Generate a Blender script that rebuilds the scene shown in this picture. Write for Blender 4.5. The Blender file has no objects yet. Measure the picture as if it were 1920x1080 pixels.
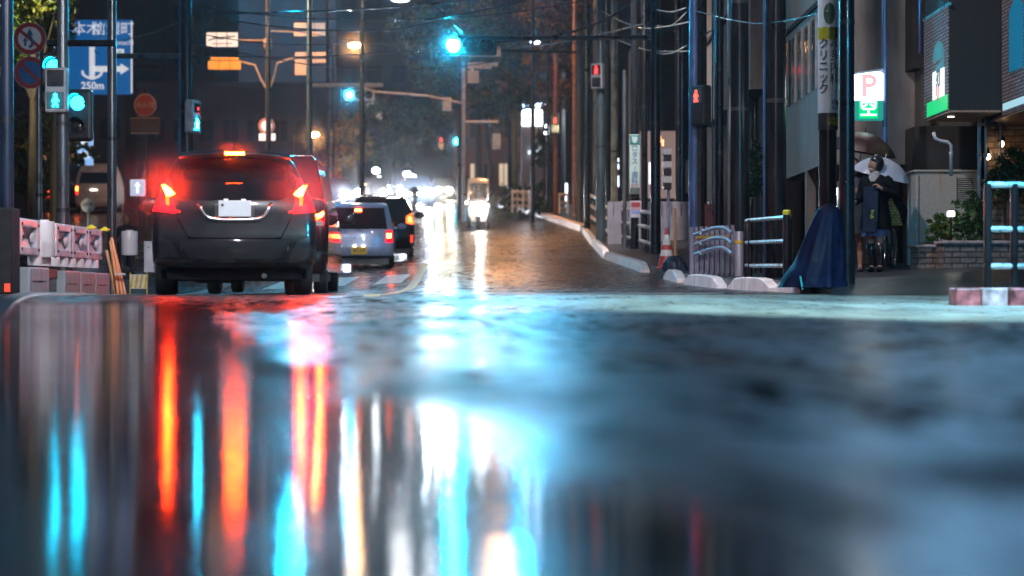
import bpy, bmesh, math, random
from mathutils import Vector, Matrix
from mathutils.bvhtree import BVHTree
R = math.radians
rnd = random.Random(7)
sc = bpy.context.scene
C = sc.collection
F = 3733.0; CH = 0.2          # focal length in photo pixels, camera height

# ------------------------------------------------------------------ materials
MATS = {}
def mat(name, col, rough=.5, metal=0., var=.25, scale=6., bump=0., coat=0., spec=.5, rv=.15, stretch=(1,1,1)):
    if name in MATS: return MATS[name]
    m = bpy.data.materials.new(name); m.use_nodes = True
    nt = m.node_tree; b = nt.nodes['Principled BSDF']
    tc = nt.nodes.new('ShaderNodeTexCoord'); mp = nt.nodes.new('ShaderNodeMapping')
    mp.inputs['Scale'].default_value = stretch
    nt.links.new(tc.outputs['Object'], mp.inputs[0])
    n = nt.nodes.new('ShaderNodeTexNoise'); n.inputs['Scale'].default_value = scale; n.inputs['Detail'].default_value = 5
    nt.links.new(mp.outputs[0], n.inputs['Vector'])
    mr = nt.nodes.new('ShaderNodeMapRange'); mr.inputs[1].default_value = .3; mr.inputs[2].default_value = .7
    mr.inputs[3].default_value = 1-var; mr.inputs[4].default_value = 1+var
    nt.links.new(n.outputs[0], mr.inputs[0])
    mx = nt.nodes.new('ShaderNodeMix'); mx.data_type = 'RGBA'; mx.blend_type = 'MULTIPLY'; mx.inputs[0].default_value = 1
    mx.inputs[6].default_value = (*col, 1); nt.links.new(mr.outputs[0], mx.inputs[7])
    nt.links.new(mx.outputs[2], b.inputs['Base Color'])
    m2 = nt.nodes.new('ShaderNodeMapRange'); m2.inputs[1].default_value = .3; m2.inputs[2].default_value = .7
    m2.inputs[3].default_value = max(.02, rough-rv*rough); m2.inputs[4].default_value = min(1, rough+rv*rough)
    nt.links.new(n.outputs[0], m2.inputs[0]); nt.links.new(m2.outputs[0], b.inputs['Roughness'])
    b.inputs['Metallic'].default_value = metal; b.inputs['Coat Weight'].default_value = coat
    b.inputs['Coat Roughness'].default_value = .06; b.inputs['Specular IOR Level'].default_value = spec
    if bump:
        bp = nt.nodes.new('ShaderNodeBump'); bp.inputs['Strength'].default_value = bump; bp.inputs['Distance'].default_value = .02
        nt.links.new(n.outputs[0], bp.inputs['Height']); nt.links.new(bp.outputs[0], b.inputs['Normal'])
    MATS[name] = m; return m
def emat(name, col, strength):
    if name in MATS: return MATS[name]
    m = bpy.data.materials.new(name); m.use_nodes = True
    b = m.node_tree.nodes['Principled BSDF']
    b.inputs['Base Color'].default_value = (*[min(.8, c*.5) for c in col], 1)
    b.inputs['Emission Color'].default_value = (*col, 1); b.inputs['Emission Strength'].default_value = strength
    b.inputs['Roughness'].default_value = .4; b.inputs['Specular IOR Level'].default_value=.2
    MATS[name] = m; return m
def leafmat(name, col, tr=.25):
    m = mat(name, col, .35, var=.45, scale=1.3, spec=.5)
    return m
def brickmat(name, c1, c2, mortar, sx, sy, scale=1., rough=.6, bump=.5):
    if name in MATS: return MATS[name]
    m = bpy.data.materials.new(name); m.use_nodes = True
    nt = m.node_tree; b = nt.nodes['Principled BSDF']
    tc = nt.nodes.new('ShaderNodeTexCoord'); sp = nt.nodes.new('ShaderNodeSeparateXYZ'); cb = nt.nodes.new('ShaderNodeCombineXYZ')
    nt.links.new(tc.outputs['Object'], sp.inputs[0])
    ad = nt.nodes.new('ShaderNodeMath'); ad.operation = 'ADD'
    nt.links.new(sp.outputs[0], ad.inputs[0]); nt.links.new(sp.outputs[1], ad.inputs[1])
    nt.links.new(ad.outputs[0], cb.inputs[0]); nt.links.new(sp.outputs[2], cb.inputs[1])
    br = nt.nodes.new('ShaderNodeTexBrick'); br.inputs['Color1'].default_value = (*c1,1); br.inputs['Color2'].default_value = (*c2,1)
    br.inputs['Mortar'].default_value = (*mortar,1); br.inputs['Scale'].default_value = scale
    br.inputs['Brick Width'].default_value = sx; br.inputs['Row Height'].default_value = sy; br.inputs['Mortar Size'].default_value = .012
    nt.links.new(cb.outputs[0], br.inputs['Vector'])
    n = nt.nodes.new('ShaderNodeTexNoise'); n.inputs['Scale'].default_value = 14; n.inputs['Detail'].default_value = 6
    nt.links.new(tc.outputs['Object'], n.inputs['Vector'])
    mr = nt.nodes.new('ShaderNodeMapRange'); mr.inputs[1].default_value=.3; mr.inputs[2].default_value=.7; mr.inputs[3].default_value=.6; mr.inputs[4].default_value=1.35
    nt.links.new(n.outputs[0], mr.inputs[0])
    mx = nt.nodes.new('ShaderNodeMix'); mx.data_type='RGBA'; mx.blend_type='MULTIPLY'; mx.inputs[0].default_value=1
    nt.links.new(br.outputs[0], mx.inputs[6]); nt.links.new(mr.outputs[0], mx.inputs[7]); nt.links.new(mx.outputs[2], b.inputs['Base Color'])
    b.inputs['Roughness'].default_value = rough
    bp = nt.nodes.new('ShaderNodeBump'); bp.inputs['Strength'].default_value=bump; bp.inputs['Distance'].default_value=.02
    sb = nt.nodes.new('ShaderNodeMath'); sb.operation='SUBTRACT'
    nt.links.new(n.outputs[0], sb.inputs[0]); nt.links.new(br.outputs['Fac'], sb.inputs[1])
    nt.links.new(sb.outputs[0], bp.inputs['Height']); nt.links.new(bp.outputs[0], b.inputs['Normal'])
    MATS[name] = m; return m

BLK = mat('black_steel', (.012,.014,.018), .3, .3, coat=.2)
POLE = mat('dark_wet_concrete', (.011,.013,.016), .24, 0, spec=.28, var=.5, scale=9, bump=.15, stretch=(1,1,.15))
GREYP = mat('galvanised_steel', (.13,.14,.15), .3, .6, var=.4, scale=8, bump=.1, stretch=(1,1,.2))
BLUEP = mat('blue_grey_paint', (.06,.12,.26), .25, .2, var=.4, scale=7, stretch=(1,1,.2))
ALU = mat('pale_aluminium', (.5,.5,.52), .35, .5, var=.2, scale=10)
WHITE = mat('white_paint', (.7,.7,.72), .4, var=.12)
DKGREY = mat('dark_grey_plastic', (.03,.032,.036), .4)
RUB = mat('tyre_rubber', (.012,.012,.013), .55, var=.3, scale=20, bump=.1)
GLASS = mat('dark_car_glass', (.006,.007,.009), .06, 0, var=.2, coat=1, spec=.9)
CHROME = mat('brushed_chrome', (.75,.75,.77), .15, 1, var=.1)
CONC = mat('weathered_concrete', (.3,.28,.26), .55, var=.35, scale=3, bump=.25, stretch=(1,1,.35))

# ------------------------------------------------------------------ mesh builder
class MB:
    def __init__(s): s.v=[]; s.f=[]; s.mi=[]; s.m=0
    def add(s, vs, fs):
        o=len(s.v); s.v+= [tuple(v) for v in vs]; s.f+= [tuple(i+o for i in f) for f in fs]; s.mi += [s.m]*len(fs); return s
    def box(s, c, d, rz=0., ry=0., rx=0.):
        M = Matrix.Rotation(rz,3,'Z') @ Matrix.Rotation(ry,3,'Y') @ Matrix.Rotation(rx,3,'X')
        c=Vector(c); vs=[c+M@Vector((x*d[0]/2,y*d[1]/2,z*d[2]/2)) for z in(-1,1) for x,y in((-1,-1),(1,-1),(1,1),(-1,1))]
        return s.add(vs,[(3,2,1,0),(4,5,6,7),(0,1,5,4),(1,2,6,5),(2,3,7,6),(3,0,4,7)])
    def tube(s, pts, r, n=8, cap=True):
        pts=[Vector(p) for p in pts]; k=len(pts); rs = r if isinstance(r,(list,tuple)) else [r]*k
        vs=[]; fs=[]; up=None
        for i,p in enumerate(pts):
            t=(pts[min(i+1,k-1)]-pts[max(i-1,0)]).normalized()
            if up is None:
                a = Vector((0,0,1)) if abs(t.z)<.9 else Vector((1,0,0)); up=t.cross(a).normalized()
            else:
                up=(up-t*up.dot(t)).normalized()
            w=t.cross(up)
            for j in range(n):
                a=2*math.pi*j/n; vs.append(p+(up*math.cos(a)+w*math.sin(a))*rs[i])
        for i in range(k-1):
            for j in range(n):
                a=i*n+j; b=i*n+(j+1)%n; fs.append((a,b,b+n,a+n))
        if cap:
            fs.append(tuple(range(n))[::-1]); fs.append(tuple((k-1)*n+j for j in range(n)))
        return s.add(vs,fs)
    def lathe(s, prof, o=(0,0,0), n=16, axis='z'):
        o=Vector(o); vs=[]; fs=[]; k=len(prof)
        for r,h in prof:
            for j in range(n):
                a=2*math.pi*j/n; x,y=max(r,1e-4)*math.cos(a),max(r,1e-4)*math.sin(a)
                vs.append(o+(Vector((x,y,h)) if axis=='z' else Vector((x,h,y)) if axis=='y' else Vector((h,x,y))))
        for i in range(k-1):
            for j in range(n):
                a=i*n+j; b=i*n+(j+1)%n; fs.append((a,b,b+n,a+n))
        fs.append(tuple(range(n))[::-1]); fs.append(tuple((k-1)*n+j for j in range(n)))
        return s.add(vs,fs)
    def prism(s, poly, a, b, axis='y'):
        k=len(poly); vs=[]
        for t in (a,b):
            for p,q in poly: vs.append((p,t,q) if axis=='y' else (t,p,q) if axis=='x' else (p,q,t))
        return s.add(vs,[tuple(range(k))[::-1],tuple(range(k,2*k))]+[(i,(i+1)%k,(i+1)%k+k,i+k) for i in range(k)])
    def grid(s, P):
        n=len(P); m=len(P[0]); vs=[p for r in P for p in r]
        return s.add(vs,[(i*m+j,i*m+j+1,(i+1)*m+j+1,(i+1)*m+j) for i in range(n-1) for j in range(m-1)])
    def ell(s, c, r, n=12, m=8):
        pr=[(math.sin(math.pi*i/m),-math.cos(math.pi*i/m)) for i in range(m+1)]
        vs=[]; fs=[]
        for q,h in pr:
            for j in range(n):
                a=2*math.pi*j/n; vs.append((c[0]+r[0]*max(q,.001)*math.cos(a),c[1]+r[1]*max(q,.001)*math.sin(a),c[2]+r[2]*h))
        for i in range(m):
            for j in range(n):
                a=i*n+j; b=i*n+(j+1)%n; fs.append((a,b,b+n,a+n))
        return s.add(vs,fs)
    def build(s, name, m, parent=None, smooth=False, bevel=0., label=None, sub=0):
        me=bpy.data.meshes.new(name); me.from_pydata(s.v,[],s.f)
        for x in (m if isinstance(m,(list,tuple)) else [m]): me.materials.append(x)
        for p,i in zip(me.polygons,s.mi): p.material_index=i
        bm=bmesh.new(); bm.from_mesh(me); bmesh.ops.recalc_face_normals(bm,faces=bm.faces); bm.to_mesh(me); bm.free()
        if smooth:
            me.polygons.foreach_set('use_smooth',[True]*len(me.polygons))
            if smooth!='all': me.set_sharp_from_angle(angle=R(40))
        o=bpy.data.objects.new(name,me); C.objects.link(o)
        if parent is not None: o.parent=parent
        if bevel:
            b=o.modifiers.new('bevel','BEVEL'); b.width=bevel; b.segments=2; b.limit_method='ANGLE'; b.harden_normals=False
        if sub:
            b=o.modifiers.new('sub','SUBSURF'); b.levels=sub; b.render_levels=sub
        if label: o['label']=label
        return o
def tag(o, label, cat, group=None):
    o['label']=label; o['category']=cat
    if group: o['group']=group
    return o
def thing(name, label, cat, loc=(0,0,0), rz=0., group=None):
    o=bpy.data.objects.new(name,None); C.objects.link(o); o.location=loc; o.rotation_euler=(0,0,rz); o.empty_display_size=.2
    return tag(o,label,cat,group)
def struct(name, mb, m, smooth=False):
    o=mb.build(name,m,None,smooth); o['kind']='structure'; return o
def copy_tree(o, parent=None):
    c=o.copy(); C.objects.link(c); c.parent=parent
    for ch in list(o.children): copy_tree(ch,c)
    return c
def text(s, size, m, parent, loc, name='lettering', ext=.002, align='CENTER', sx=1., shear=0., bend=0., rz=0., weight=0.):
    cu=bpy.data.curves.new('t','FONT'); cu.body=s; cu.size=size; cu.align_x=align; cu.align_y='CENTER'; cu.extrude=ext; cu.shear=shear; cu.offset=weight
    cu.resolution_u=3; cu.space_line=.95
    t=bpy.data.objects.new('t',cu); C.objects.link(t)
    dg=bpy.context.evaluated_depsgraph_get(); dg.update()
    me=bpy.data.meshes.new_from_object(t.evaluated_get(dg))
    bpy.data.objects.remove(t)
    for v in me.vertices:
        x,y,z=v.co; x*=sx
        if bend: v.co=((bend+z)*math.sin(x/bend), -(bend+z)*math.cos(x/bend), y)
        else: v.co=(x,-z,y)
    me.materials.clear(); me.materials.append(m)
    o=bpy.data.objects.new(name,me); C.objects.link(o); o.parent=parent; o.location=loc; o.rotation_euler=(0,0,rz)
    return o

# ------------------------------------------------------------------ terrain
def lerp_tab(t, x):
    if x<=t[0][0]: return t[0][1]
    for (a,b),(c,d) in zip(t,t[1:]):
        if x<=c: return b+(d-b)*(x-a)/(c-a)
    return t[-1][1]
ZT=[(-30,0),(0,0),(12,0),(15.5,.05),(18.2,.135),(21,.122),(24,.125),(26,.15),(30,.2),(32,.26),(34.5,.36),(37,.5),(45,.86),(55,1.43),(66,2.05),(76,2.7),(85,3.3),(104,4.57),(140,6.4),(200,8.6),(260,9.8)]
XT=[(0,3.9),(20,3.75),(24.5,3.55),(26.3,3.38),(28.5,3.09),(29.5,3.0),(32,2.74),(34.5,2.59),(37,2.36),(45,2.05),(55,2.14),(66,2.3),(76,1.6),(85,.9),(100,-1.6),(120,-6),(150,-14),(260,-60)]
def zr(Y): return sum(lerp_tab(ZT,Y+d)*w for d,w in((-1,.25),(0,.5),(1,.25)))
def xr(Y): return lerp_tab(XT,Y)
def gz(X,Y):
    z=zr(Y)
    if X<-1: z-=min(.2,.05*(-1-X))*min(1,max(0,(Y-22)/12))*min(1,max(.3,(90-Y)/30))
    if Y<24 and X>1: z-=min(.06,.03*(X-1))*max(0,min(1,(24-Y)/4))*max(0,min(1,(Y-6)/6))
    return z
def sw(X,Y):          # top of the right sidewalk
    k=min(1,max(0,(Y-23.2)/1.6))
    return gz(X,Y)+k*(.13+.06*min(5,max(0,X-xr(Y))))
def at(px,py,Y): return ((px-960)*Y/F, Y, CH-(py-540)*Y/F)
def gp(px,Y):
    X=(px-960)*Y/F; return (X,Y,gz(X,Y))
def sp_(px,Y):
    X=(px-960)*Y/F; return (X,Y,sw(X,Y))
def S(Y): return Y/F

# wet asphalt
def road_mat():
    m=bpy.data.materials.new('wet_asphalt'); m.use_nodes=True; nt=m.node_tree; b=nt.nodes['Principled BSDF']; L=nt.links.new
    def N(t,**k):
        n=nt.nodes.new(t)
        for a,v in k.items(): setattr(n,a,v)
        return n
    tc=N('ShaderNodeTexCoord')
    def noise(scale,det,st=(1,1,1),off=(0,0,0)):
        mp=N('ShaderNodeMapping'); mp.inputs['Scale'].default_value=st; mp.inputs['Location'].default_value=off; L(tc.outputs['Object'],mp.inputs[0])
        n=N('ShaderNodeTexNoise'); n.inputs['Scale'].default_value=scale; n.inputs['Detail'].default_value=det; L(mp.outputs[0],n.inputs['Vector']); return n.outputs[0]
    def mr(x,a,b_,c,d,smooth=False):
        n=N('ShaderNodeMapRange'); n.interpolation_type='SMOOTHSTEP' if smooth else 'LINEAR'
        for i,v in enumerate((a,b_,c,d)): n.inputs[i+1].default_value=v
        L(x,n.inputs[0]); return n.outputs[0]
    def mth(op,a,b_):
        n=N('ShaderNodeMath',operation=op)
        for i,v in enumerate((a,b_)):
            if isinstance(v,(int,float)): n.inputs[i].default_value=v
            else: L(v,n.inputs[i])
        return n.outputs[0]
    sp=N('ShaderNodeSeparateXYZ'); L(tc.outputs['Object'],sp.inputs[0]); X,Y=sp.outputs[0],sp.outputs[1]
    big=noise(.55,4,(1,.7,1)); med=noise(1.7,5,(1,.6,1),(3,1,0)); fine=noise(160,2); grit=noise(38,4)
    # paler base colour across the side-street mouth
    wob=mth('MULTIPLY',mth('SUBTRACT',big,.5),2.2)
    a1=mr(mth('ADD',X,wob),APX0,APX1,0,1,True)
    a2=mr(mth('ADD',Y,wob),9.5,16.5,0,1,True); a3=mr(mth('ADD',Y,mth('MULTIPLY',wob,.3)),23.2,24.2,1,0,True)
    ap=mth('MULTIPLY',mth('MULTIPLY',a1,a2),a3)
    puddle=mr(mth('ADD',mth('MULTIPLY',big,.65),mth('MULTIPLY',med,.35)),.42,.56,1,0,True)   # 1 = standing water
    # left gutter lane near the camera stays under water
    lane=mr(mth('ADD',mth('ADD',X,mth('MULTIPLY',Y,.185)),mth('MULTIPLY',mth('SUBTRACT',med,.5),.5)),.32,.62,1,0,True)
    near=mr(Y,15.0,19,1,0,True)
    puddle=mth('MAXIMUM',mth('MULTIPLY',puddle,.45),mth('MULTIPLY',lane,near))
    cm=N('ShaderNodeMix',data_type='RGBA'); cm.inputs[6].default_value=(.030,.032,.036,1); cm.inputs[7].default_value=(.26,.28,.27,1); L(ap,cm.inputs[0])
    vm=N('ShaderNodeMix',data_type='RGBA',blend_type='MULTIPLY'); vm.inputs[0].default_value=1; L(cm.outputs[2],vm.inputs[6]); L(mr(mth('ADD',mth('MULTIPLY',grit,.5),mth('MULTIPLY',med,.5)),.3,.7,.55,1.4),vm.inputs[7])
    L(vm.outputs[2],b.inputs['Base Color'])
    pat=noise(3.2,5,(2.6,.75,1),(7,2,0)); rg=mr(mth('ADD',mth('MULTIPLY',pat,.6),mth('MULTIPLY',med,.4)),.36,.62,.22,.52); specn=mr(mth('ADD',mth('MULTIPLY',pat,.6),mth('MULTIPLY',noise(1.3,3,(1.3,.6,1),(1,9,0)),.4)),.44,.57,.95,.0,True); L(rg,b.inputs['Roughness']); b.inputs['IOR'].default_value=1.4
    far=mr(Y,24,36,0,.8,True); puddle=mth('MAXIMUM',puddle,far); farr=mr(Y,26,36,.07,.24,True)
    L(mth('MULTIPLY',specn,mr(puddle,0,1,1,.04)),b.inputs['Specular IOR Level'])
    L(mr(puddle,0,1,.0,1.),b.inputs['Coat Weight']); b.inputs['Coat IOR'].default_value=1.36
    crm=N('ShaderNodeMix'); L(puddle,crm.inputs[0]); crm.inputs[2].default_value=.22; L(farr,crm.inputs[3]); L(crm.outputs[0],b.inputs['Coat Roughness'])
    bp=N('ShaderNodeBump'); bp.inputs['Distance'].default_value=.004
    L(mr(puddle,0,1,.35,.02),bp.inputs['Strength']); L(mth('ADD',fine,grit),bp.inputs['Height'])
    b2=N('ShaderNodeBump'); b2.inputs['Distance'].default_value=.012; b2.inputs['Strength'].default_value=.10
    L(med,b2.inputs['Height']); L(bp.outputs[0],b2.inputs['Normal']); L(b2.outputs[0],b.inputs['Normal']); b3=N('ShaderNodeBump'); b3.inputs['Distance'].default_value=.010; b3.inputs['Strength'].default_value=.5; L(noise(1.,3,(1.1,4.2,1),(2,5,0)),b3.inputs['Height']); L(b2.outputs[0],b3.inputs['Normal']); L(b3.outputs[0],b.inputs['Coat Normal'])
    return m
APX0,APX1=-1.2,.9
ROAD=road_mat()
def frange(a,b,n): return [a+(b-a)*i/(n-1) for i in range(n)]
Ys=[y*.5 for y in range(-20,60)]+frange(30,60,31)[0:-1]+frange(60,258,60)
Xs=frange(-78,-12,12)[:-1]+frange(-12,10,45)[:-1]+frange(10,58,10)
g=MB(); g.grid([[(x,y,gz(x,y)) for x in Xs] for y in Ys]); ground=struct('road',g,ROAD,'all')

# right sidewalk
ASPH=mat('sidewalk_asphalt',(.035,.038,.042),.35,spec=.25,var=.4,scale=5,bump=.15)
g=MB(); YY=[23.2,24,24.8]+frange(26,112,60)
P=[]
for y in YY:
    x0=xr(y)+.17; row=[(x0,y,gz(x0,y)-.05)]+[(x,y,sw(x,y)+.004) for x in [x0]+frange(x0+.5,16,14)]; P.append(row)
g.grid(P); struct('sidewalk',g,ASPH)
# kerb stones on the right: raised pieces with sloped ends
KERB=mat('pale_wet_kerb_concrete',(.80,.72,.72),.45,var=.25,scale=9,bump=.2,stretch=(1,1,.2))
segs=[(24.6,26.0,'short pale kerb piece under the edge of the blue tarpaulin'),(26.3,28.6,'long pale kerb piece with sloped ends in front of the grey picket barrier post'),
 (29.4,32.0,'pale sloped kerb piece in front of the barrier with three curved pipes'),(32.7,34.4,'small pale kerb piece beside the dark sheet by the traffic cone'),(36.8,45,'long pale kerb running below the black railing'),
 (45.4,53.4,'bright kerb piece farther up the road beside the second barrier'),(53.8,66,'slim bright kerb piece at the farthest end of the railings')]
for a,b,l in segs:
    n=max(6,int((b-a)*3)); rows=[]; ramp=.45
    for i in range(n+1):
        y=a+(b-a)*i/n; h=.05+.13*min(1,min(y-a,b-y)/ramp+.0)
        x=xr(y); z=gz(x,y); rows.append([(x,y,z-.08),(x+.02,y,z+h),(x+.17,y,z+h),(x+.17,y,z-.08)])
    k=MB(); k.grid(rows); k.add(rows[0],[(0,1,2,3)]); k.add(rows[-1],[(0,1,2,3)])
    tag(k.build('kerb_stone',KERB,None,'auto',bevel=.012),l,'kerb','kerb stones along the right side')
g=MB(); rows=[]
for y in frange(66.5,102,30):
    x=xr(y); z=gz(x,y); rows.append([(x,y,z-.1),(x+.03,y,z+.2),(x+.3,y,z+.2),(x+.3,y,z-.1)])
g.grid(rows); tag(g.build('kerb_stone',KERB,None,'auto'),'far kerb curving left behind the three wheeled scooter','kerb','kerb stones along the right side')
# left gutter kerb sweeping past the camera
LK=[(.4,-.1),(1.0,-.2),(1.6,-.38),(2.07,-.5),(3.5,-.9),(6.8,-1.75),(12.4,-3.16),(16,-4.0),(18.7,-4.45),(22,-4.7),(27,-4.85),(40,-5.2),(60,-6.5)]
def lk(y): return sum(lerp_tab(LK,y+d)*w for d,w in((-.6,.25),(0,.5),(.6,.25))) if y>2 else lerp_tab(LK,y)
g=MB(); rows=[]
for y in frange(.5,3,14)+frange(3.3,60,80):
    x=lk(y); z=gz(x,y); rows.append([(x,y,z-.03),(x-.012,y,z+.022),(x-.16,y,z+.03),(x-.17,y,z+.02)])
g.grid(rows); o=g.build('kerb',mat('smooth_wet_kerb',(.12,.135,.155),.4,spec=.25,var=.2,scale=3),None,'auto'); o['kind']='structure'
g=MB(); rows=[]
for y in frange(-6,.4,6)+frange(.5,3,14)+frange(3.3,60,60):
    x=lk(y)-.165; rows.append([(x-d,y,gz(x-d,y)+.012) for d in (0,.4,1.,2,4,8)])
g.grid(rows); struct('pavement',g,mat('wet_pavement',(.03,.032,.036),.25,var=.4,scale=3,bump=.1,spec=.2),'all')
# painted markings
PAINT=mat('worn_road_paint',(.62,.62,.6),.35,var=.35,scale=7)
YPAINT=mat('yellow_road_paint',(.6,.36,.06),.35,var=.35,scale=7)
def strip(pts,w,m,name='road_marking',lift=.006):
    g=MB(); rows=[]
    for i,(x,y) in enumerate(pts):
        a=Vector(pts[max(0,i-1)]); b=Vector(pts[min(len(pts)-1,i+1)]); d=(b-a).normalized(); n=Vector((d.y,-d.x))*w/2
        p,q=Vector((x,y))-n,Vector((x,y))+n
        rows.append([(p.x,p.y,gz(*p)+lift),(q.x,q.y,gz(*q)+lift)])
    g.grid(rows); o=g.build(name,m); o['kind']='structure'; return o
def cl(y): return lerp_tab([(0,-.6),(14,-1.0),(20,-1.4),(30,-1.55),(45,-1.9),(69,-2.9),(90,-5),(120,-10)],y)
strip([(cl(y),y) for y in frange(18,23,8)],.15,YPAINT); strip([(cl(y),y) for y in frange(23.5,43,20)],.15,YPAINT)
for a,b in ((46,52),(57,63),(68,74),(79,85)): strip([(cl(y),y) for y in frange(a,b,8)],.15,PAINT)
RPAINT=mat('worn_brown_line',(.30,.15,.06),.4,var=.5,scale=6)
strip([(.30+(6.6-y)*.135,y) for y in frange(1.6,6.6,16)],.05,RPAINT)
strip([(-.22,12.6),(-.03,10.2),(.15,8.0)],.10,PAINT)
strip([(-1.2,24.6),(2.6,24.4)],.45,PAINT); strip([(-4.2,24.6),(-2.0,24.6)],.45,PAINT)
for k in range(3): strip([(-4.0+k*.95,33.5),(-4.0+k*.95,37)],.45,PAINT)
strip([(lk(y)+.35,y) for y in frange(19,27,20)],.12,PAINT)
# ------------------------------------------------------------------ cars
CL=[-1,-.985,-.955,-.91,-.85,-.77,-.66,-.52,-.36,-.18,0,.18,.36,.52,.66,.77,.85,.91,.955,.985,1]
def shell(W,top,tail,nose,zb,L,r=(.16,.05,.16),plan=None):
    vs=[]; fs=[]; key={}
    def f(p):
        q=[max(-(1-r[i]),min(1-r[i],p[i])) for i in range(3)]; d=[(p[i]-q[i])/r[i] for i in range(3)]
        l=math.sqrt(sum(a*a for a in d))
        if l>1e-9: p=[q[i]+d[i]/l*r[i] for i in range(3)] if l>1 or sum(abs(a)>1e-6 for a in d)>1 else p
        c=(p[2]+1)/2; b=(p[1]+1)/2; y0=b*L; z=zb+c*(lerp_tab(top,y0)-zb)
        y=lerp_tab(tail,z)*(1-b)+lerp_tab(nose,z)*b
        x=p[0]*lerp_tab(W,z)
        bow=.10*(p[0]**2)           # faces bow outward in plan
        y+= bow*(1-b)**6 - bow*1.5*b**6
        return (x,y,z)
    for ax in range(3):
        u,v=[i for i in range(3) if i!=ax]
        for s in(-1,1):
            ids=[]
            for a in CL:
                row=[]
                for b in CL:
                    p=[0,0,0]; p[ax]=s; p[u]=a; p[v]=b; k=tuple(round(t,4) for t in p)
                    if k not in key: key[k]=len(vs); vs.append(f(p))
                    row.append(key[k])
                ids.append(row)
            for i in range(len(CL)-1):
                for j in range(len(CL)-1): fs.append((ids[i][j],ids[i+1][j],ids[i+1][j+1],ids[i][j+1]))
    mb=MB(); mb.add(vs,fs); return mb, BVHTree.FromPolygons([Vector(v) for v in vs],fs)
AX={'R':(lambda p,q:Vector((p,-6,q)),Vector((0,1,0))),'F':(lambda p,q:Vector((p,12,q)),Vector((0,-1,0))),
    'L':(lambda p,q:Vector((-5,p,q)),Vector((1,0,0))),'S':(lambda p,q:Vector((5,p,q)),Vector((-1,0,0))),'T':(lambda p,q:Vector((p,q,9)),Vector((0,0,-1)))}
def pl(t,pts):
    k=len(pts)-1; i=min(k-1,int(t*k)); f=t*k-i; a,b=pts[i],pts[i+1]; return (a[0]+(b[0]-a[0])*f,a[1]+(b[1]-a[1])*f)
def patch(bvh,bot,top,axis,o=.006,n=10,m=6,depth=.03,mb=None):
    og,d=AX[axis]; P=[]; last=None
    for j in range(m+1):
        row=[]
        for i in range(n+1):
            a=pl(i/n,bot); b=pl(i/n,top); t=j/m; p=(a[0]+(b[0]-a[0])*t,a[1]+(b[1]-a[1])*t)
            org=og(*p); h=bvh.ray_cast(org,d)
            if h[0] is None:
                nr=bvh.find_nearest(org+d*6); q=org+d*((nr[0]-org).dot(d))
            else: q=h[0]
            row.append(q-d*o)
        P.append(row)
    mb=mb or MB(); mb.grid(P)
    rim=[P[0][i] for i in range(n+1)]+[P[j][n] for j in range(1,m+1)]+[P[m][i] for i in range(n-1,-1,-1)]+[P[j][0] for j in range(m-1,0,-1)]
    k=len(rim); mb.add(rim+[p+d*(o+depth) for p in rim],[(i,(i+1)%k,(i+1)%k+k,i+k) for i in range(k)])
    return mb
def mir(pts): return [(-x,y) for x,y in pts]
def wheel(parent,x,y,r=.3,w=.2,rim=ALU):
    t=MB(); t.lathe([(r*.62,-w/2),(r*.93,-w/2),(r,-w/2+.03),(r,w/2-.03),(r*.93,w/2),(r*.62,w/2)],(x,y,r),22,'x'); t=t.build('wheel',RUB,parent,'auto')
    q=MB(); q.lathe([(r*.15,-w*.4),(r*.64,-w*.42),(r*.64,w*.42),(r*.15,w*.4)],(x,y,r),20,'x'); q.build('rim',rim,t,'auto')
def mirrors(parent,x,y,z,m,s=1.):
    for k in(-1,1):
        g=MB(); g.ell((k*(x+.12),y,z),(.12*s,.06,.085*s),14,8); g.box((k*(x-.02),y+.02,z-.03),(.14,.04,.04)); g.build('side_mirror',m,parent,'auto')
def plate(parent,x,y,z,m,txt=None,tm=None,w=.33,h=.165,rz=0,size=.09):
    g=MB(); g.box((x,y,z),(w,.012,h)); p=g.build('number_plate',m,parent,bevel=.004)
    if txt: text(txt,size,tm,p,(x,y-.009 if not rz else y+.009,z),'lettering',.001,rz=rz,sx=.95)
    return p
RED=emat('brake_light_core',(1,.03,.002),520); REDS=emat('brake_light_lens',(1,.004,.014),3.); REDD=emat('dim_tail_light',(1,.03,.02),2.2)
HSTOP=emat('high_brake_leds',(1,.045,.002),650); AMB=emat('amber_tail_light',(1,.2,.02),25)
LAMPW=emat('number_plate_lamp',(1,.97,.95),2)
def place(o,X,Y,rz=0.,dz=0.):
    o.location=(X,Y,gz(X,Y)+dz); sl=(gz(X,Y+3)-gz(X,Y))/3
    o.rotation_euler=(math.atan(sl)*math.cos(rz),0,rz)

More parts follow.
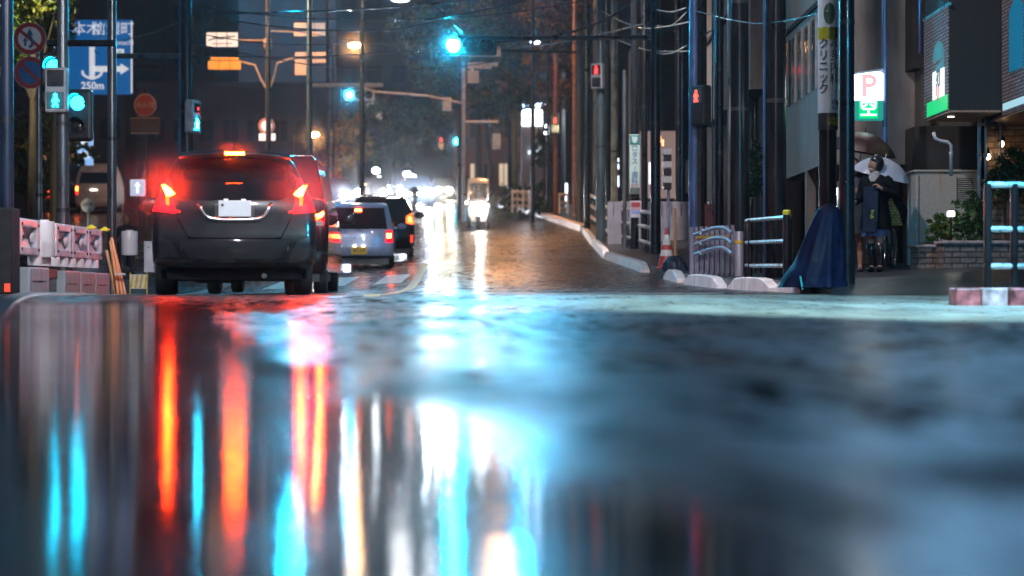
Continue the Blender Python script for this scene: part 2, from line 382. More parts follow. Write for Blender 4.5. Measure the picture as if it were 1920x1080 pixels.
# --- the braking hatchback
def hatchback():
    t=thing('hatchback_car','dark silver hatchback braking with glowing red tail lights, nearest the camera','car')
    paint=mat('dark_silver_paint',(.0045,.0055,.009),.34,.1,var=.08,scale=3,coat=.8,spec=.25)
    W=[(.2,.80),(.35,.835),(.6,.8475),(.9,.84),(1.02,.80),(1.12,.745),(1.25,.69),(1.38,.63),(1.48,.585),(1.525,.57)]
    top=[(0,1.44),(.35,1.50),(.8,1.525),(1.6,1.525),(2.2,1.45),(3.0,1.05),(3.5,.95),(3.95,.75)]
    tail=[(.2,.14),(.34,.04),(.5,0),(.62,.02),(.7,.05),(.95,.07),(1.0,.12),(1.1,.19),(1.3,.32),(1.42,.36),(1.5,.30)]
    nose=[(.2,3.8),(.5,3.95),(.8,3.85),(1.5,3.7)]
    mb,bv=shell(W,top,tail,nose,.26,3.95,(.13,.06,.16)); body=mb.build('body',paint,t,'all')
    g=MB(); g.box((0,2.0,.27),(1.5,3.5,.2)); g.box((-.15,.5,.18),(.5,.4,.1)); g.box((0,.26,.23),(1.40,.12,.16)); g.build('underbody',mat('matte_black_underbody',(.004,.004,.005),.9,spec=.05),t,bevel=.02)
    for x in(-.72,.72):
        for y in(.72,3.2): wheel(t,x,y,.3,.19)
    # spoiler, glass, hatch lines
    g=MB(); P=[]
    for i in range(13):
        x=-.57+1.14*i/12; e=.035*(x/.57)**2; P.append([(x,.26+e*2,1.435-e),(x,.13+e*3,1.452-e),(x,.125+e*3,1.475-e),(x,.3,1.515-e*1.1),(x,.6,1.53-e)])
    g.grid(P); g.build('roof_spoiler',paint,t,'all')
    gl=patch(bv,[(-.60,1.04),(-.45,.985),(0,.97),(.45,.985),(.60,1.04)],[(-.55,1.37),(-.3,1.41),(0,1.42),(.3,1.41),(.55,1.37)],'R',.008,16,8).build('rear_window',GLASS,t,'auto')
    g=MB(); g.tube([(-.02,.115,.985),(.16,.16,1.03),(.34,.185,1.06)],[.012,.009,.006],6); g.build('wiper',BLK,gl)
    for s in(-1,1):
        q=lambda P:[(s*x,z) for x,z in P]
        # dark quarter window strip and red lens running down the pillar
        TL_=patch(bv,q([(.60,.84),(.835,.87)]),q([(.655,1.20),(.70,1.22)]),'R',.007,6,10).build('tail_light',REDS,t,'auto')
        g=patch(bv,q([(.61,1.05),(.66,1.02),(.70,1.03)]),q([(.655,1.10),(.715,1.15),(.745,1.14)]),'R',.014,6,5,.02); core=g.build('brake_lamp',RED,TL_,'auto')
        patch(bv,q([(.665,.925),(.695,.925)]),q([(.665,1.01),(.71,1.02)]),'R',.013,3,4,.02).build('brake_lamp',emat('brake_light_lower',(1,.06,.005),9),TL_,'auto')
        patch(bv,q([(.55,.845),(.70,.875)]),q([(.55,.868),(.70,.90)]),'R',.012,6,2,.02).build('reflector_strip',emat('red_strip',(1,.02,.03),1.2),t,'auto')
        # bumper corner pockets with slanted fin
        patch(bv,q([(.50,.385),(.76,.39)]),q([(.60,.545),(.77,.60)]),'R',.006,6,5).build('bumper_vent',BLK,t,'auto')
        patch(bv,q([(.46,.385),(.55,.385)]),q([(.60,.555),(.64,.555)]),'R',.014,3,5).build('bumper_fin',paint,t,'auto')
        patch(bv,q([(.53,.46),(.545,.46)]),q([(.54,.51),(.55,.51)]),'R',.02,2,2).build('reflector',CHROME,t)
    patch(bv,[(-.12,1.425),(.12,1.425)],[(-.12,1.475),(.12,1.475)],'R',.03,6,2).build('high_brake_light',DKGREY,t)
    g=MB()
    for i in range(9):
        x=-.088+.022*i; g.box((x,.1195,1.463),(.018,.003,.026))
    g.box((0,.1195,1.463),(.194,.002,.012)); h_=MB(); h_.box((0,.165,1.463),(.23,.085,.045)); h_.build('led_housing',DKGREY,t); g.build('brake_led_strip',HSTOP,t)
    patch(bv,[(-.46,.375),(.46,.375)],[(-.56,.555),(.56,.555)],'R',.004,12,4).build('lower_bumper',mat('lower_bumper_paint',(.010,.011,.014),.4,.2,coat=.4,spec=.3),t,'auto')
    patch(bv,[(-.78,.262),(.78,.262)],[(-.78,.37),(.78,.37)],'R',.005,12,2).build('bumper_skirt',BLK,t,'auto')
    g=MB()
    for s in(-1,1):                                   # panel gaps of the hatch
        pts=[]
        for x,z in ((.575,.80),(.53,.70),(.475,.60),(.40,.585)):
            h=bv.ray_cast(Vector((s*x,-6,z)),Vector((0,1,0)))[0]; pts.append(h-Vector((0,.002,0)))
        g.tube(pts,.006,5)
    pts=[]
    for i in range(13):
        h=bv.ray_cast(Vector((-.48+.08*i,-6,.585)),Vector((0,1,0)))[0]; pts.append(h-Vector((0,.002,0)))
    g.tube(pts,.006,5); g.build('hatch_seam',mat('matte_seam',(.003,.003,.004),.9,spec=.05),t)
    g=MB(); pts=[]
    for x,z in [(-.375,.955),(-.34,.88),(-.30,.82),(-.25,.785),(-.12,.775),(0,.775),(.12,.775),(.25,.785),(.30,.82),(.34,.88),(.375,.955)]:
        h=bv.ray_cast(Vector((x,-6,z)),Vector((0,1,0)))[0]; pts.append(h-Vector((0,.008,0)))
    g.tube(pts,[.014]+[.022]*9+[.014],8); g.build('chrome_garnish',CHROME,t,'all')
    patch(bv,[(-.20,.80),(.20,.80)],[(-.20,.985),(.20,.985)],'R',.006,6,3).build('plate_recess',mat('plate_recess',(.03,.03,.034),.4),t)
    p=plate(t,0,.03,.89,mat('blank_plate',(.55,.55,.58),.45,var=.05))
    g=MB(); g.lathe([(.014,-.004),(.014,.004)],(-.125,.02,.925),10,'y'); g.build('seal',BLK,p)
    for x in(-.09,.09):
        g=MB(); g.box((x,.03,.982),(.04,.015,.008)); g.build('plate_lamp',LAMPW,t)
    for s in(-1,1):
        patch(bv,[(.75,1.0),(2.7,1.02)],[(.9,1.38),(2.0,1.42)],'S' if s>0 else 'L',.006,12,5).build('side_window',GLASS,t,'auto')
    mirrors(t,.80,2.3,1.02,paint,1.15)
    g=MB(); g.tube([(0,.5,1.52),(0,.40,1.64),(0,.36,1.70)],[.008,.005,.003],6); g.build('antenna',BLK,t)
    g=MB(); g.tube([(.3,-.0,.2),(.3,.5,.2)],.028,10); g.build('exhaust',CHROME,t)
    place(t,-2.84,20.4,R(8.6)); return t
HB=hatchback()

def boxcar(name,label,paint,W,top,tail,nose,zb,L,r=(.12,.05,.12)):
    t=thing(name,label,'car'); mb,bv=shell(W,top,tail,nose,zb,L,r); mb.build('body',paint,t,'all')
    g=MB(); g.box((0,L/2,zb),(W[0][1]*1.8,L*.9,.2)); g.build('underbody',DKGREY,t)
    hw=W[0][1]
    for x in(-hw+.08,hw-.08):
        for y in(.62,L-.7): wheel(t,x,y,.28 if L<3.6 else .31,.17)
    return t,bv
# black minivan alongside
bp=mat('black_car_paint',(.008,.008,.010),.12,.2,var=.1,coat=1)
W=[(.25,.80),(.5,.845),(1.0,.845),(1.15,.82),(1.5,.75),(1.8,.68),(1.9,.66)]
mv,bv=boxcar('minivan','black minivan half hidden behind the braking silver hatchback','x' and bp,W,[(0,1.86),(.4,1.9),(2.6,1.88),(3.3,1.55),(3.9,1.08),(4.5,.8)],[(.25,.1),(.5,0),(1.0,.03),(1.4,.10),(1.85,.22)],[(.25,4.5),(.6,4.6),(1,4.5),(1.8,4.3)],.27,4.6)
patch(bv,[(-.70,1.12),(.70,1.12)],[(-.62,1.70),(.62,1.70)],'R',.007,12,6).build('rear_window',GLASS,mv,'auto')
for s in(-1,1):
    patch(bv,[(.55,1.12),(3.4,1.12)],[(.65,1.66),(2.7,1.66)],'S' if s>0 else 'L',.006,14,5).build('side_window',GLASS,mv,'auto')
    q=lambda P:[(s*x,z) for x,z in P]
    tl=patch(bv,q([(.66,.93),(.80,.93)]),q([(.66,1.28),(.80,1.28)]),'R',.008,4,5).build('tail_light',mat('dark_red_lens',(.08,.004,.006),.15,coat=1),mv,'auto')
    g=MB(); g.lathe([(.058,-.01),(.058,.02)],(s*.735,-.0,1.085),18,'y'); g.build('brake_lamp',RED,tl)
    g=MB(); g.box((s*.735,.0,.95),(.1,.02,.06)); g.build('reversing_lens',mat('clear_lens',(.35,.3,.3),.1,coat=1),tl)
mirrors(mv,.86,3.35,1.12,bp,1.15)
plate(mv,0,-.02,.75,WHITE)
place(mv,-3.31,26.6,R(2.4))
# silver blue kei van with yellow plate
sp=mat('silver_blue_paint',(.36,.43,.62),.3,.2,var=.1,coat=1)
W=[(.2,.70),(.45,.735),(.85,.735),(.95,.715),(1.25,.64),(1.42,.60),(1.47,.58)]
kv,bv=boxcar('small_hatchback','small silver blue hatchback with yellow number plate waiting in the queue',sp,W,[(0,1.43),(.4,1.47),(1.8,1.47),(2.3,1.3),(2.8,.95),(3.4,.75)],[(.2,.12),(.4,0),(.8,.03),(.9,.06),(1.35,.22)],[(.2,3.3),(.6,3.4),(1.4,3.2)],.22,3.4)
w_=patch(bv,[(-.60,.90),(.60,.90)],[(-.53,1.36),(.53,1.36)],'R',.007,12,6).build('rear_window',GLASS,kv,'auto')
g=MB(); g.box((0,.16,1.31),(.14,.03,.05)); g.build('high_brake_light',emat('soft_high_brake',(1,.1,.02),40),w_)
g=MB(); g.tube([(.02,.02,.90),(.22,.05,.97)],.012,6); g.build('wiper',BLK,w_)
for s in(-1,1):
    q=lambda P:[(s*x,z) for x,z in P]
    tl=patch(bv,q([(.56,.60),(.715,.60)]),q([(.58,.87),(.70,.87)]),'R',.008,4,5).build('tail_light',REDS,kv,'auto')
    patch(bv,q([(.59,.70),(.68,.70)]),q([(.59,.80),(.68,.80)]),'R',.014,3,3).build('brake_lamp',emat('brake_soft',(1,.14,.02),45),tl)
    patch(bv,[(.5,.92),(2.6,.92)],[(.6,1.33),(2.0,1.33)],'S' if s>0 else 'L',.006,12,5).build('side_window',GLASS,kv,'auto')
YEL=mat('yellow_plate',(.75,.45,.02),.4,var=.08)
plate(kv,.02,-.01,.42,YEL,'80-24',BLK,size=.11)
for x in(-.07,.11):
    g=MB(); g.box((x,-.01,.525),(.05,.03,.015)); g.build('plate_lamp',emat('small_plate_lamp',(1,.9,.7),22),kv)
g=patch(bv,[(-.715,.25),(.715,.25)],[(-.72,.31),(.72,.31)],'R',.006,10,2).build('bumper_skirt',DKGREY,kv,'auto')
mirrors(kv,.76,2.1,.92,sp,.9)
place(kv,-3.17,41.0,R(2.6),-.0); kv.scale=(1,1,.94)
# dark car in front of it
W=[(.2,.76),(.5,.81),(.9,.80),(1.05,.76),(1.35,.64),(1.5,.56)]
dc,bv=boxcar('dark_hatchback','dark hatchback with orange lit tail light ahead of the silver blue car',mat('deep_navy_paint',(.012,.014,.022),.14,.2,coat=1),W,[(0,1.42),(.5,1.5),(1.9,1.5),(2.6,1.25),(3.1,.98),(4,.75)],[(.2,.1),(.5,0),(.9,.05),(1.4,.35)],[(.2,3.9),(.6,4),(1.4,3.8)],.24,4.0)
patch(bv,[(-.60,1.0),(.60,1.0)],[(-.5,1.38),(.5,1.38)],'R',.007,12,6).build('rear_window',GLASS,dc,'auto')
for s in(-1,1):
    q=lambda P:[(s*x,z) for x,z in P]
    tl=patch(bv,q([(.60,.86),(.79,.82)]),q([(.60,1.02),(.745,1.10)]),'R',.008,4,5).build('tail_light',emat('orange_red_lens',(1,.09,.015),5),dc,'auto')
    patch(bv,q([(.66,.9),(.73,.9)]),q([(.66,.98),(.71,1.0)]),'R',.014,3,3).build('brake_lamp',AMB,tl)
    patch(bv,q([(.70,.40),(.76,.40)]),q([(.70,.58),(.76,.58)]),'R',.01,3,3).build('reflector',emat('bumper_reflector',(1,.05,.02),1.5),dc)
    patch(bv,[(.6,1.0),(2.9,1.0)],[(.8,1.36),(2.1,1.36)],'S' if s>0 else 'L',.006,12,5).build('side_window',GLASS,dc,'auto')
plate(dc,0,-.02,.7,WHITE); mirrors(dc,.80,2.5,1.0,bp,1.1)
place(dc,-3.1,47.0,R(2.6))

# --- oncoming cars
HL={}
def oncoming(label,px,Y,half,paint,lamp,hz=.68,rz=0.,H=1.5,Wd=.84,roof=None):
    W=[(.2,Wd*.93),(.5,Wd),(.9,Wd*.99),(1.0,Wd*.95),(H-.2,Wd*.76),(H,Wd*.68)]
    t=thing('oncoming_car',label,'car',group='oncoming cars with headlights on')
    mb,bv=shell(W,[(0,H-.1),(.6,H),(2.0,H),(3.0,1.0),(3.9,.78),(4.2,.7)],[(.2,.2),(.5,0),(1.0,.1),(H,.5)],[(.2,4.1),(.5,4.2),(.75,4.15),(1,4.05),(H,3.7)],.22,4.2,(.12,.06,.12)); mb.build('body',paint,t,'all')
    patch(bv,[(-.66,2.95),(.66,2.95)],[(-.55,2.1),(.55,2.1)],'T',.008,10,6).build('windscreen',GLASS,t,'auto')
    patch(bv,[(-.45,.42),(.45,.42)],[(-.5,.6),(.5,.6)],'F',.008,8,3).build('grille',BLK,t)
    for s in(-1,1):
        g=MB(); g.lathe([(.165,-.03),(.165,.0),(.12,.02)],(s*half,4.2,hz),16,'y'); g.build('headlight',lamp,t)
    g=MB(); g.box((0,4.215,.36),(.33,.012,.165)); g.build('number_plate',WHITE,t)
    mirrors(t,.82,2.55,1.0,paint)
    for x in(-.72,.72):
        for y in(.7,3.4): wheel(t,x,y,.31,.18)
    X=(px-960)*Y/F
    if roof:
        g=MB(); g.ell((0,1.3,H+.06),(.24,.12,.09),12,6); g.build('roof_lamp',roof,t)
    place(t,X+0*rz,Y+4.2,math.pi+rz); return t
H1=emat('headlamp_cool',(.7,.82,1),750); H2=emat('headlamp_white',(1,.95,.92),650); H3=emat('headlamp_warm',(1,.82,.55),480)
oncoming('dark oncoming car with two round white headlights, left of the bright group',695.5,104,.65,mat('charcoal_paint',(.03,.03,.035),.2,.3,coat=1),H2)
oncoming('oncoming car with bluish headlights largely hidden behind the black minivan',622,96,.6,mat('navy_paint',(.02,.025,.05),.2,.3,coat=1),H1)
oncoming('oncoming car with dazzling blue white headlights at the centre of the glare',777,100,.66,mat('grey_car_paint',(.08,.08,.09),.2,.4,coat=1),H1,.72)
oncoming('farther oncoming car with a taxi roof lamp between dazzling headlights',768,118,.5,mat('steel_blue_paint',(.05,.06,.09),.2,.4,coat=1),H2,.78,0,1.55,.84,emat('taxi_lamp',(.9,.95,1),30))
oncoming('oncoming car with warm yellowish headlights, nearest the three wheeled scooter',832,112,.32,mat('dark_brown_paint',(.05,.035,.03),.25,.3,coat=1),H3,.75)

# --- left branch: taxi and white van seen from behind
t,bv=boxcar('taxi','dark saloon with orange tail lights on the left side road',mat('dark_olive_paint',(.03,.03,.028),.2,.2,coat=1),[(.2,.78),(.5,.85),(.95,.83),(1.3,.62),(1.5,.55)],[(0,1.0),(.9,1.05),(1.6,1.5),(2.9,1.5),(3.5,1.1),(4.5,.8)],[(.2,.1),(.5,0),(1,.1),(1.5,1.3)],[(.2,4.4),(1.5,4.2)],.25,4.5)
for s in(-1,1):
    q=lambda P:[(s*x,z) for x,z in P]
    tl=patch(bv,q([(.6,.68),(.82,.66)]),q([(.6,.95),(.80,.95)]),'R',.01,4,4).build('tail_light',REDD,t,'auto')
    patch(bv,q([(.68,.78),(.76,.78)]),q([(.68,.9),(.76,.9)]),'R',.02,2,2).build('brake_lamp',AMB,tl)
patch(bv,[(-.6,.98),(.6,.98)],[(-.5,1.4),(.5,1.4)],'R',.008,8,4).build('rear_window',mat('warm_lit_glass',(.12,.07,.03),.15,coat=1),t)
plate(t,0,-.02,.8,WHITE)
place(t,-20.9,93,R(4))
t,bv=boxcar('van','white high roofed van with two orange tail lights seen from behind',mat('cream_white_paint',(.55,.5,.46),.4,.1,coat=.5),[(.2,.80),(.5,.85),(1.1,.85),(1.6,.80),(2.1,.66),(2.25,.5)],[(0,2.2),(.4,2.25),(3.5,2.2),(4.2,1.4),(4.6,1)],[(.2,.1),(.5,0),(1.2,.02),(2.1,.25)],[(.2,4.5),(2.2,4.2)],.28,4.6,(.16,.05,.16))
patch(bv,[(-.68,1.35),(.68,1.35)],[(-.58,1.85),(.58,1.85)],'R',.008,10,5).build('rear_window',GLASS,t,'auto')
for s in(-1,1):
    q=lambda P:[(s*x,z) for x,z in P]
    tl=patch(bv,q([(.70,.85),(.83,.85)]),q([(.70,1.25),(.81,1.25)]),'R',.01,3,4).build('tail_light',REDD,t,'auto')
    patch(bv,q([(.73,1.02),(.80,1.02)]),q([(.73,1.2),(.80,1.2)]),'R',.02,2,2).build('brake_lamp',AMB,tl)
plate(t,0,-.02,.95,WHITE)
g=MB(); g.box((0,-.02,1.06),(.3,.03,.04)); g.build('plate_lamp',emat('van_plate_lamp',(1,.85,.7),6),t)
place(t,-18.9,90,R(4))

# --- delivery trike with canopy
def trike():
    t=thing('delivery_scooter','three wheeled delivery scooter with white canopy and bright headlight','scooter')
    for x,y in((0,-.65),(-.34,.55),(.34,.55)): wheel(t,x,y,.23,.12)
    wm=mat('scooter_white_plastic',(.55,.52,.5),.35,coat=.4)
    g=MB(); g.grid([[(x*w,-.42-.12*(1-x*x)+.05*j,z) for x in frange(-1,1,9)] for j,(z,w) in enumerate([(.28,.25),(.5,.33),(.75,.36),(.95,.30),(1.05,.26)])]); g.build('leg_shield',wm,t,'all')
    g=MB(); g.box((0,-.62,.42),(.2,.3,.12)); g.tube([(0,-.62,.3),(0,-.45,1.0)],.03,8); g.build('front_fork',DKGREY,t,bevel=.02)
    g=MB(); g.lathe([(.10,-.02),(.10,.02),(.06,.05)],(.05,-.60,.72),16,'y'); g.build('headlight',emat('scooter_headlight',(1,.95,.85),420),t)
    g=MB(); g.tube([(-.38,-.28,1.02),(0,-.40,1.0),(.38,-.28,1.02)],.016,8); g.build('handlebar',BLK,t)
    g=MB(); g.box((0,.35,.48),(.62,.9,.22)); g.build('rear_deck',wm,t,bevel=.05)
    g=MB(); g.box((0,.12,.68),(.32,.5,.14)); g.build('seat',BLK,t,bevel=.04)
    g=MB(); g.box((0,.72,.95),(.5,.42,.5)); g.build('delivery_box',mat('box_red',(.45,.10,.08),.4),t,bevel=.03)
    g=MB()
    for s in(-1,1): g.tube([(s*.33,-.45,1.0),(s*.34,-.36,1.4),(s*.33,-.2,1.66),(s*.33,.1,1.72),(s*.33,.75,1.70),(s*.31,.85,1.2)],.025,8)
    g.build('canopy_frame',wm,t,'all')
    g=MB(); g.grid([[(x*.34,y,z+.05*(1-x*x)) for x in frange(-1,1,9)] for y,z in((-.30,1.56),(-.12,1.69),(.1,1.72),(.5,1.73),(.85,1.68))]); g.build('canopy',wm,t,'all')
    ws=mat('clear_windscreen',(.6,.65,.68),.1)
    b=ws.node_tree.nodes['Principled BSDF']; b.inputs['Alpha'].default_value=.3
    g=MB(); g.grid([[(x*.33,y-.04*(1-x*x),z) for x in frange(-1,1,9)] for y,z in((-.5,.98),(-.42,1.35),(-.30,1.57))]); g.build('windscreen',ws,t,'all')
    for s in(-1,1):
        g=MB(); g.tube([(s*.32,-.3,1.03),(s*.42,-.36,1.16)],.01,6); g.ell((s*.44,-.37,1.2),(.075,.03,.05),10,6); g.build('rear_mirror',BLK,t)
    g=MB(); g.ell((-.4,-.48,.93),(.035,.03,.04),8,6); g.build('indicator',emat('scooter_indicator',(1,.9,.75),40),t)
    return t
tk=trike(); place(tk,(897-960)*69/F,69,0)
def scooter2():
    t=thing('motorcycle','distant oncoming motorcycle with two small lamps in the headlight glare','motorcycle')
    wheel(t,0,-.6,.3,.12); wheel(t,0,.7,.3,.14)
    g=MB(); g.ell((0,-.1,.75),(.16,.5,.18),12,8); g.ell((0,-.45,.95),(.22,.12,.2),12,8); g.box((0,-.6,.45),(.1,.1,.5)); g.build('body',bp,t,'all')
    g=MB(); g.tube([(-.38,-.4,1.05),(0,-.5,1.05),(.38,-.4,1.05)],.015,6); g.build('handlebar',BLK,t)
    for s in(-1,1):
        g=MB(); g.ell((s*.2,-.58,.80),(.05,.04,.05),10,6); g.build('headlight',emat('small_moto_lamp',(1,.97,.8),60),t)
    return t
m2=scooter2(); place(m2,(778-960)*94/F,94,0)
# ------------------------------------------------------------------ poles
def pole(px,Y,wpx,label,m=POLE,h=10.,bands=(),name='utility_pole',taper=.8,onsw=True,group=None,conduit=None,X=None):
    x=(px-960)*Y/F if X is None else X; r=wpx*Y/F/2; z=sw(x,Y) if onsw else gz(x,Y)
    t=thing(name,label,'pole',(x,Y,z),group=group)
    g=MB(); g.lathe([(r,-.1),(r,.0),(r*(1+taper)/2,h/2),(r*taper,h)],n=18); g.build('shaft',m,t,'auto')
    for b in bands:
        rr=r*(1-(1-taper)*b/h)+.006; g=MB(); g.lathe([(rr-.006,b-.03),(rr,b-.03),(rr,b+.03),(rr-.006,b+.03)],n=18); g.build('band',DKGREY,t,'auto')
    if conduit:
        dx,cr,cm=conduit; g=MB(); g.tube([(dx,-r*.6,0),(dx,-r*.6,h)],cr,8); g.build('conduit',cm,t,'auto')
    return t
P_CL=pole(1552,25.2,35,'concrete pole carrying the white clinic sign behind the blue tarpaulin',POLE,10,(4.6,6.2))
P_BK=pole(1588,24.4,30,'plain black pole right of the clinic sign pole, in front of the umbrella',BLK,10,(3.2,))
pole(1454,28.2,42,'thickest black pole, right behind the black railing',POLE,11,(2.5,4.,5.4),conduit=(-.17,.02,BLUEP))
pole(1386,31.5,38,'dark pole with a pale grey conduit rising behind the picket barrier',POLE,11,(2.6,4.3),conduit=(-.17,.028,GREYP))
P_BL=pole(1302,34.0,22,'dark pole with a blue painted front, behind the picket barrier',BLUEP,10,(3.,),conduit=(.1,.07,BLK))
pole(1349,36.0,16,'slim black pole with small white tags between the blue pole and the thick dark pole',BLK,10,(2.0,3.5),conduit=(-.085,.012,BLUEP))
P_SG=pole(1229,42.5,20,'black pole standing at the right end of the second railing',BLK,9,(2.8,),conduit=(-.1,.012,BLUEP))
P_FR=pole(1190,46,15,'dark pole with a tall pale sign plate and a small poster',POLE,9,(1.2,))
pole(1171,47,8,'thin grey pipe pole beside the tall sign plate',GREYP,4.2,taper=1)
P_RD=pole(1126,53,18,'teal grey pole with a red pedestrian light near its top',mat('teal_grey_pole',(.07,.10,.11),.35,var=.4,scale=8,stretch=(1,1,.2)),9,(2.5,4.1))
pole(1152,58,13,'mottled pale concrete pole beside the teal grey one',mat('mottled_concrete',(.26,.24,.2),.5,var=.7,scale=3,bump=.2),8,(2.4,),taper=.9)
pole(1077,78,8,'tall thin pole lit orange behind the railings',mat('rusty_brown_paint',(.34,.17,.09),.5,var=.3),14,taper=.7)
pole(1086,72,13,'brown square pole with a faint plate left of the teal grey pole',mat('dull_brown_pole',(.09,.08,.065),.5),7.2,taper=1)
pole(1042,80,9,'reddish pole beside the bright tower sign',mat('reddish_pole',(.2,.09,.07),.5),6.6,taper=1)
pole(1027,82,5,'thin dark pole between hedge and reddish pole',BLK,7,taper=1)
P_W=pole(869,78,8,'pale blue grey pole holding the far overhead signal arm',mat('pale_blue_pole',(.32,.36,.48),.4,.3),6.0,taper=.9,onsw=False)
pole(1253,37,6,'slim pale grey post of the black and white traffic box',mat('pale_blue_steel',(.3,.34,.48),.35,.4),2.0,taper=1,name='post')
pole(1266,37.5,5,'orange post standing next to the traffic cone',mat('orange_plastic',(.6,.28,.1),.4),1.0,taper=1,name='post')
pole(1336,37,3,'thin silver rod between the dark poles behind the picket barrier',GREYP,6,taper=1)
pole(1101,64,12,'dark pole between the orange pole and the teal grey pole',BLK,9,(3.,))
pole(1140,56,10,'slim dark pole just right of the teal grey pole',BLK,9,(2.6,))
pole(1208,50,13,'dark pole left of the black pole by the second railing',BLK,10,(3.4,))
pole(1272,52,12,'dark pole behind the banded traffic box',BLK,10,(3.,),conduit=(.09,.012,BLUEP))
pole(1320,45,12,'dark pole between the blue pole and the slim tagged pole',POLE,10,(3.2,))
pole(1415,40,16,'dark pole between the two thickest poles at right',BLK,11,(3.,))
# left side
P_L1=pole(118,30,23,'grey steel pole behind the work barriers with green signals',GREYP,9,(1.3,2.6),onsw=False,taper=.92)
P_L2=pole(210,32,18,'slim grey steel pole with a collar, right of the signal pole',GREYP,9,(2.5,),onsw=False,taper=.9)
P_L3=pole(351,42,24,'dark mottled pole behind the hatchback roof with a long signal arm',POLE,11,(3.4,),onsw=False,taper=.85,conduit=(-.15,.022,BLUEP))
P_L4=pole(13,27,26,'dark blue pole at the left edge of the street',mat('dark_blue_pole',(.02,.035,.07),.3,var=.4,scale=6,stretch=(1,1,.2)),9,(2.4,),onsw=False)
P_OR=pole(502,62,9,'orange lit mast with several traffic signs beyond the hatchback',mat('buff_pole',(.42,.27,.18),.5,var=.3),9.6,onsw=False,taper=.8,bands=(4.6,7.1))
def bar(parent,pts,r,m,name='arm',n=8):
    o=parent.location; g=MB(); g.tube([Vector(p)-Vector(o) for p in pts],r,n); return g.build(name,m,parent,'auto')
bar(P_L3,[at(205,105,42),at(369,105,42)],.055,GREYP)
bar(P_L3,[at(345,-52,42),at(480,-52,42),at(585,-50,42)],.06,GREYP)
bar(P_L1,[at(88,81,30),at(218,81,30)],.05,POLE)
bar(P_OR,[at(452,116,62),at(478,122,62),at(490,150,62),at(502,170,62)],.035,mat('buff_pole',(0,0,0)))
bar(P_OR,[at(552,108,62),at(520,118,62),at(512,150,62),at(503,172,62)],.035,MATS['buff_pole'])
bar(P_OR,[at(388,75,62),at(502,76,62)],.03,MATS['buff_pole']); bar(P_OR,[at(502,58,62),at(556,60,62)],.03,MATS['buff_pole'])
bar(P_OR,[at(495,82,62),at(508,82,62)],.17,MATS['buff_pole'],'junction_box'); 
bar(P_W,[at(665,160,75),at(700,172,75.5),at(800,180,77),at(868,194,78)],.05,mat('pale_blue_pole',(0,0,0)))
bar(P_W,[at(581,160,75),at(718,160,75)],.075,ALU,'cross_bar')
bar(P_W,[at(868,229,78),at(935,229,78)],.05,MATS['pale_blue_pole'])
g=MB(); a=at(931,265,78); o=P_W.location; g.box((a[0]-o[0],a[1]-o[1],a[2]-o[2]),(.32,.06,.62)); g.build('sign_plate',mat('pale_blue_plate',(.45,.5,.62),.4),P_W)
g=MB(); a=at(838,195,77.5); g.box((a[0]-o[0],a[1]-o[1]+.1,a[2]-o[2]),(.35,.25,.5)); g.build('control_box',MATS['pale_blue_plate'],P_W,bevel=.02)
bar(P_SG,[at(1229,70,42.5),at(1000,72,42.6),at(845,70,43)],.05,BLK)
bar(P_BL,[at(1300,-62,34),at(1100,-72,34),at(955,-76,34)],.055,BLK)

# ------------------------------------------------------------------ signals
CY=(.006,.62,1.)
GRN=emat('green_signal_light',CY,900); GRNH=emat('bright_green_signal_light',(.0015,.52,1.),2200); GRN2=emat('far_green_signal_light',CY,200); GRN3=emat('left_green_signal_light',CY,32)
REDSG=emat('red_pedestrian_light',(1,.03,.03),5); OFFL=mat('unlit_lens',(.03,.03,.035),.15,coat=1)
def signal(px,py,Y,label,hm,lit=GRN,idx=0,vertical=False,rz=0.,n=3,r=.15,name='traffic_signal'):
    x,y,z=at(px,py,Y); t=thing(name,label,'traffic signal',(x,Y,z),rz); d=.36
    off=[(k-idx)*d for k in range(n)]; c=(off[0]+off[-1])/2
    g=MB()
    if vertical: g.box((0,.12,-c),(.42,.2,n*d+.08))
    else: g.box((c,.12,0),(n*d+.08,.2,.42))
    g.build('housing',hm,t,bevel=.05)
    for k in range(n):
        p=(0,0,-off[k]) if vertical else (off[k],0,0)
        g=MB(); g.lathe([(0,-.012),(r*.7,-.006),(r,.02)],p,20,'y'); g.build('lens',lit if k==idx else OFFL,t,'auto')
        g=MB(); P=[]
        for i in range(13):
            a=R(-15+210*i/12); P.append([(p[0]+(r+.02)*math.cos(a),e,p[2]+(r+.02)*math.sin(a)) for e in(.02,-.22+.08*abs(math.cos(a)))])
        g.grid(P); g.build('visor',hm,t,'all')
    return t
SH=mat('signal_grey',(.30,.32,.34),.4); SD=mat('signal_dark',(.02,.022,.025),.4)
signal(850,85,43,'large green traffic signal glowing cyan over the middle of the street',SD)
signal(655,178,75,'smaller green signal in pale housing under a white cross bar',mat('signal_pale',(.5,.52,.55),.4),GRN2)
signal(857,265,108,'farthest green signal light beyond the trees',SD,GRN2,n=2)
signal(545,-24,42,'green signal just above the top edge, over the hatchback',SH,emat('cyan_signal_light',(.0015,.58,1.),1500))
signal(975,-78,34,'green signal hidden above the frame over the right lane',SH,GRNH)
signal(100,125,30.2,'round green signal high on the left side pole',SD,GRN3,n=2,vertical=True,r=.11)
signal(145,193,30.5,'lower green signal just right of the left side pole',SD,GRN3,n=2,vertical=True,r=.11)
